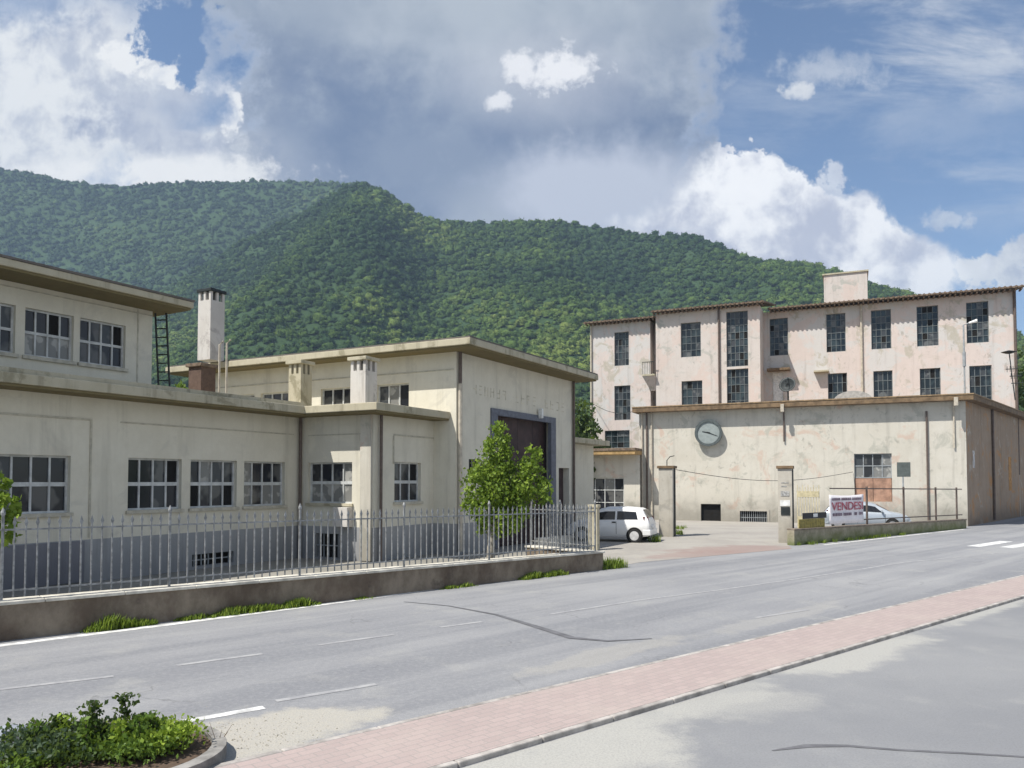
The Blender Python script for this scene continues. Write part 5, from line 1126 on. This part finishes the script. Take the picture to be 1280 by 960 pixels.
# ------------------------------------------------------------------ sun and sky
SA = (-.848, -.53)                                       # towards the sun, on the ground plan
SE = R(56)
sl = bpy.data.lights.new('sun', 'SUN'); sl.energy = 5.0; sl.angle = R(.55); sl.color = (1, .955, .88)
so = bpy.data.objects.new('sun', sl); COL.objects.link(so)
sdir = Vector((SA[0], SA[1], 0)).normalized() * math.cos(SE) + Vector((0, 0, math.sin(SE)))
so.rotation_euler = (-sdir).to_track_quat('-Z', 'Y').to_euler(); so.location = (0, 0, 60)

wd = bpy.data.worlds.new('World'); SC.world = wd; wd.use_nodes = True; wd.cycles.sampling_method = 'MANUAL'; wd.cycles.sample_map_resolution = 512
class GW(G):
    def noise(s, scale=1.0, detail=4.0, rough=.55, v=None, dist=0.0):
        o = G.noise(s, scale, detail, rough, v, dist)
        if v is not None: o.node.noise_dimensions = '2D'
        return o
    def __init__(s, t):
        s.t = t; t.nodes.clear(); s.out = t.nodes.new('ShaderNodeOutputWorld'); s.pos = t.nodes.new('ShaderNodeTexCoord').outputs['Generated']
g = GW(wd.node_tree)
sky = g.t.nodes.new('ShaderNodeTexSky'); sky.sky_type = 'NISHITA'; sky.sun_disc = False; sky.sun_elevation = SE; sky.sun_rotation = math.atan2(SA[0], SA[1]); sky.air_density = 1.0; sky.dust_density = .1; sky.ozone_density = 4.0; sky.altitude = 300
X, Y, Z = g.xyz()
Yc = g.math('MAXIMUM', g.math('ABSOLUTE', Y), .12)
u = g.math('DIVIDE', X, Yc); v = g.math('DIVIDE', Z, Yc)
cb = g.t.nodes.new('ShaderNodeCombineXYZ'); g.L(u, cb.inputs[0]); g.L(v, cb.inputs[1]); uv = cb.outputs[0]
n1 = g.noise(3.2, 6, .58, v=uv, dist=.08); n2 = g.noise(8.0, 6, .6, v=uv, dist=.1); n3 = g.noise(1.6, 3, .5, v=g.vec(uv, (1, 1.6, 1), (4, 2, 0)))
n4 = g.noise(24.0, 4, .62, v=uv, dist=.15)
def voro(sc):
    n = g.t.nodes.new('ShaderNodeTexVoronoi'); n.feature = 'F1'; n.voronoi_dimensions = '2D'; n.inputs['Scale'].default_value = sc; n.inputs['Detail'].default_value = 2; n.inputs['Roughness'].default_value = .6; n.normalize = True
    w = g.t.nodes.new('ShaderNodeVectorMath'); w.operation = 'ADD'; k = g.t.nodes.new('ShaderNodeTexNoise'); k.noise_dimensions = '2D'; k.inputs['Scale'].default_value = 7; k.inputs['Detail'].default_value = 3; g.L(uv, k.inputs['Vector'])
    q = g.t.nodes.new('ShaderNodeVectorMath'); q.operation = 'SCALE'; g.L(k.outputs['Color'], q.inputs[0]); q.inputs['Scale'].default_value = .10; g.L(uv, w.inputs[0]); g.L(q.outputs[0], w.inputs[1]); g.L(w.outputs[0], n.inputs['Vector']); return n.outputs['Distance']
puff = voro(11.0)
wob = g.math('ADD', g.math('ADD', g.math('MULTIPLY', g.math('SUBTRACT', n1, .5), 2.2), g.math('MULTIPLY', g.math('SUBTRACT', n2, .5), 1.7)), g.math('MULTIPLY', g.math('SUBTRACT', n4, .5), 1.1))
wob = g.math('ADD', wob, g.math('MULTIPLY', g.math('SUBTRACT', puff, .3), .7))
n5 = g.noise(52.0, 3, .62, v=uv); puff2 = voro(26.0)
S5 = lambda x: g.math('SUBTRACT', x, .5)
wob_s = g.math('ADD', g.math('ADD', g.math('MULTIPLY', S5(n4), 3.4), g.math('MULTIPLY', S5(n5), 1.6)), g.math('ADD', g.math('MULTIPLY', S5(n2), 2.0), g.math('MULTIPLY', g.math('SUBTRACT', puff2, .3), .8)))
def blob(px, py, rx, ry, soft=.35, k=1.0, edge=1.0, w=None):
    a = g.math('DIVIDE', g.math('SUBTRACT', u, (px - 640) / F), rx / F); b = g.math('DIVIDE', g.math('SUBTRACT', v, (602 - py) / F), ry / F)
    d = g.math('SQRT', g.math('ADD', g.math('MULTIPLY', a, a), g.math('MULTIPLY', b, b))); d = g.math('ADD', d, g.math('MULTIPLY', w if w is not None else wob, edge))
    return g.ramp(d, 1 - soft, 1 + soft, k, 0)
sb = lambda *a, **k: blob(*a, w=wob_s, **k)
def mx(*a):
    r = a[0]
    for q in a[1:]: r = g.math('MAXIMUM', r, q)
    return r
def mul(a, b): return g.math('MULTIPLY', a, b)
inv = lambda a: g.math('SUBTRACT', 1, a)
grey = mx(blob(570, 60, 325, 205, .16, 1, .42), blob(760, -40, 150, 190, .14, 1, .35), blob(440, -80, 240, 150, .2, 1, .3), blob(720, 210, 135, 60, .3, 1, .5), blob(590, 250, 190, 70, .3, 1, .3), blob(420, 180, 130, 90, .3, 1, .3))
left = mx(blob(-40, 120, 330, 170, .3, 1, .4), blob(230, 200, 140, 60, .25, 1, .6))
hole = mx(sb(205, 22, 48, 46, soft=.2, edge=.55), sb(232, 60, 20, 34, soft=.25, edge=.6), sb(20, -8, 60, 28, soft=.8, k=.6, edge=.6))
cum = mx(blob(930, 270, 98, 82, .08, 1, .5), sb(925, 225, 50, 48, soft=.12, edge=.55), sb(1040, 240, 26, 40, soft=.25, k=.7, edge=.7), blob(1035, 300, 110, 55, .12, 1, .5), blob(750, 255, 150, 45, .35, .95, .55), sb(800, 225, 60, 34, soft=.4, k=.8, edge=.6), blob(770, 285, 150, 42, .4, .85, .5), blob(1130, 335, 110, 40, .2, .95, .5), sb(850, 225, 30, 50, soft=.3, k=.8, edge=.6))
small = mx(sb(1000, 104, 20, 9, soft=.7, k=.9, edge=1.0), sb(1045, 80, 55, 16, soft=.9, k=.5, edge=.9), sb(1190, 270, 34, 12, soft=.5, k=.55, edge=.9), sb(1235, 335, 75, 26, soft=.25, k=.95, edge=.6), sb(1280, 318, 40, 22, soft=.25, k=.95, edge=.6), sb(1060, 75, 60, 20, soft=.8, k=.35, edge=.9))
veil = mul(g.ramp(g.noise(2.6, 6, .66, v=g.vec(uv, (1, 3.6, 1), (1, 3, 0)), dist=.25), .38, .7), mx(blob(1150, 35, 380, 85, .8, .72, .5), blob(1200, 225, 300, 45, .9, .42, .5), blob(1050, 130, 220, 60, .9, .3, .5)))
glow = mx(sb(700, 80, 44, 25, soft=.55, edge=.6), sb(652, 78, 30, 22, soft=.6, k=.95, edge=.65), sb(625, 116, 22, 12, soft=.6, k=.9, edge=.65), blob(670, 88, 90, 48, .9, .35, .6))
dens = mx(grey, left, cum, small, veil); dens = mul(dens, inv(hole))
generic = g.ramp(g.noise(2.2, 4, .6), .40, .6, 0, .95)       # unseen sky behind the camera, clouds thickened to fill the shade
front_ = g.ramp(Y, -.05, .15)
mxd = g.t.nodes.new('ShaderNodeMix'); mxd.data_type = 'FLOAT'; g.L(front_, mxd.inputs[0]); g.L(generic, mxd.inputs[2]); g.L(dens, mxd.inputs[3]); dens = mxd.outputs[0]
# cloud colours: sunlit white, billow shading, heavy blue-grey underside
billow = g.math('ADD', mul(S5(n2), 1.0), mul(g.math('SUBTRACT', .32, puff), .9)); fineb = mul(S5(n4), .7)
lit = g.ramp(g.math('ADD', billow, fineb), -.28, .22)
c = g.mix(g.ramp(g.math('ADD', n1, fineb), .3, .66), (.52, .56, .66), (.88, .895, .90))
c = g.mix(mul(cum, .9), c, g.mix(lit, (.55, .58, .70), (1.12, 1.12, 1.12)))
deep = g.mix(g.ramp(g.math('ADD', g.math('ADD', n3, mul(S5(n1), .9)), mul(S5(n2), .7)), .34, .68), (.145, .20, .33), (.44, .49, .57))
deep = g.mix(blob(530, 190, 240, 95, .7, .7, .7), deep, (.15, .21, .345)); deep = g.mix(blob(600, -20, 360, 70, .7, .6, .5), deep, (.50, .55, .60))
deep = g.mix(blob(745, 240, 140, 50, .6, .9, .6), deep, (.62, .66, .76))
c = g.mix(mul(grey, inv(mul(left, .3))), c, deep)
c = g.mix(mul(sb(200, 140, 85, 62, soft=.4, edge=.5), .8), c, g.mix(lit, (.33, .38, .53), (.55, .59, .68)))
c = g.mix(mx(sb(150, 62, 36, 17, soft=.3, k=.95, edge=.8), sb(195, 84, 34, 15, soft=.3, k=.95, edge=.8), sb(262, 98, 24, 14, soft=.3, k=.95, edge=.8), sb(283, 135, 12, 28, soft=.3, k=.95, edge=.8), sb(190, 214, 150, 24, soft=.4, k=.95, edge=.5)), c, (.97, .97, .96))
c = g.mix(glow, c, (.95, .95, .97))
bgA = g.t.nodes.new('ShaderNodeBackground'); g.L(sky.outputs[0], bgA.inputs[0]); bgA.inputs[1].default_value = .10
bgB = g.t.nodes.new('ShaderNodeBackground'); g.L(c, bgB.inputs[0]); bgB.inputs[1].default_value = .78
ms = g.t.nodes.new('ShaderNodeMixShader'); g.L(dens, ms.inputs[0]); g.t.links.new(bgA.outputs[0], ms.inputs[1]); g.t.links.new(bgB.outputs[0], ms.inputs[2]); g.t.links.new(ms.outputs[0], g.out.inputs[0])

vs = SC.view_settings; SC.display_settings.display_device = 'sRGB'; vs.view_transform = 'Standard'; vs.look = 'None'; vs.exposure = 0.36; vs.gamma = 1.0; vs.use_curve_mapping = False
SC.render.engine = 'CYCLES'; cy = SC.cycles; cy.use_denoising = True; cy.denoiser = 'OPENIMAGEDENOISE'; cy.max_bounces = 6; cy.diffuse_bounces = 3; cy.glossy_bounces = 2; cy.volume_bounces = 0; cy.transparent_max_bounces = 6; cy.sample_clamp_indirect = 6
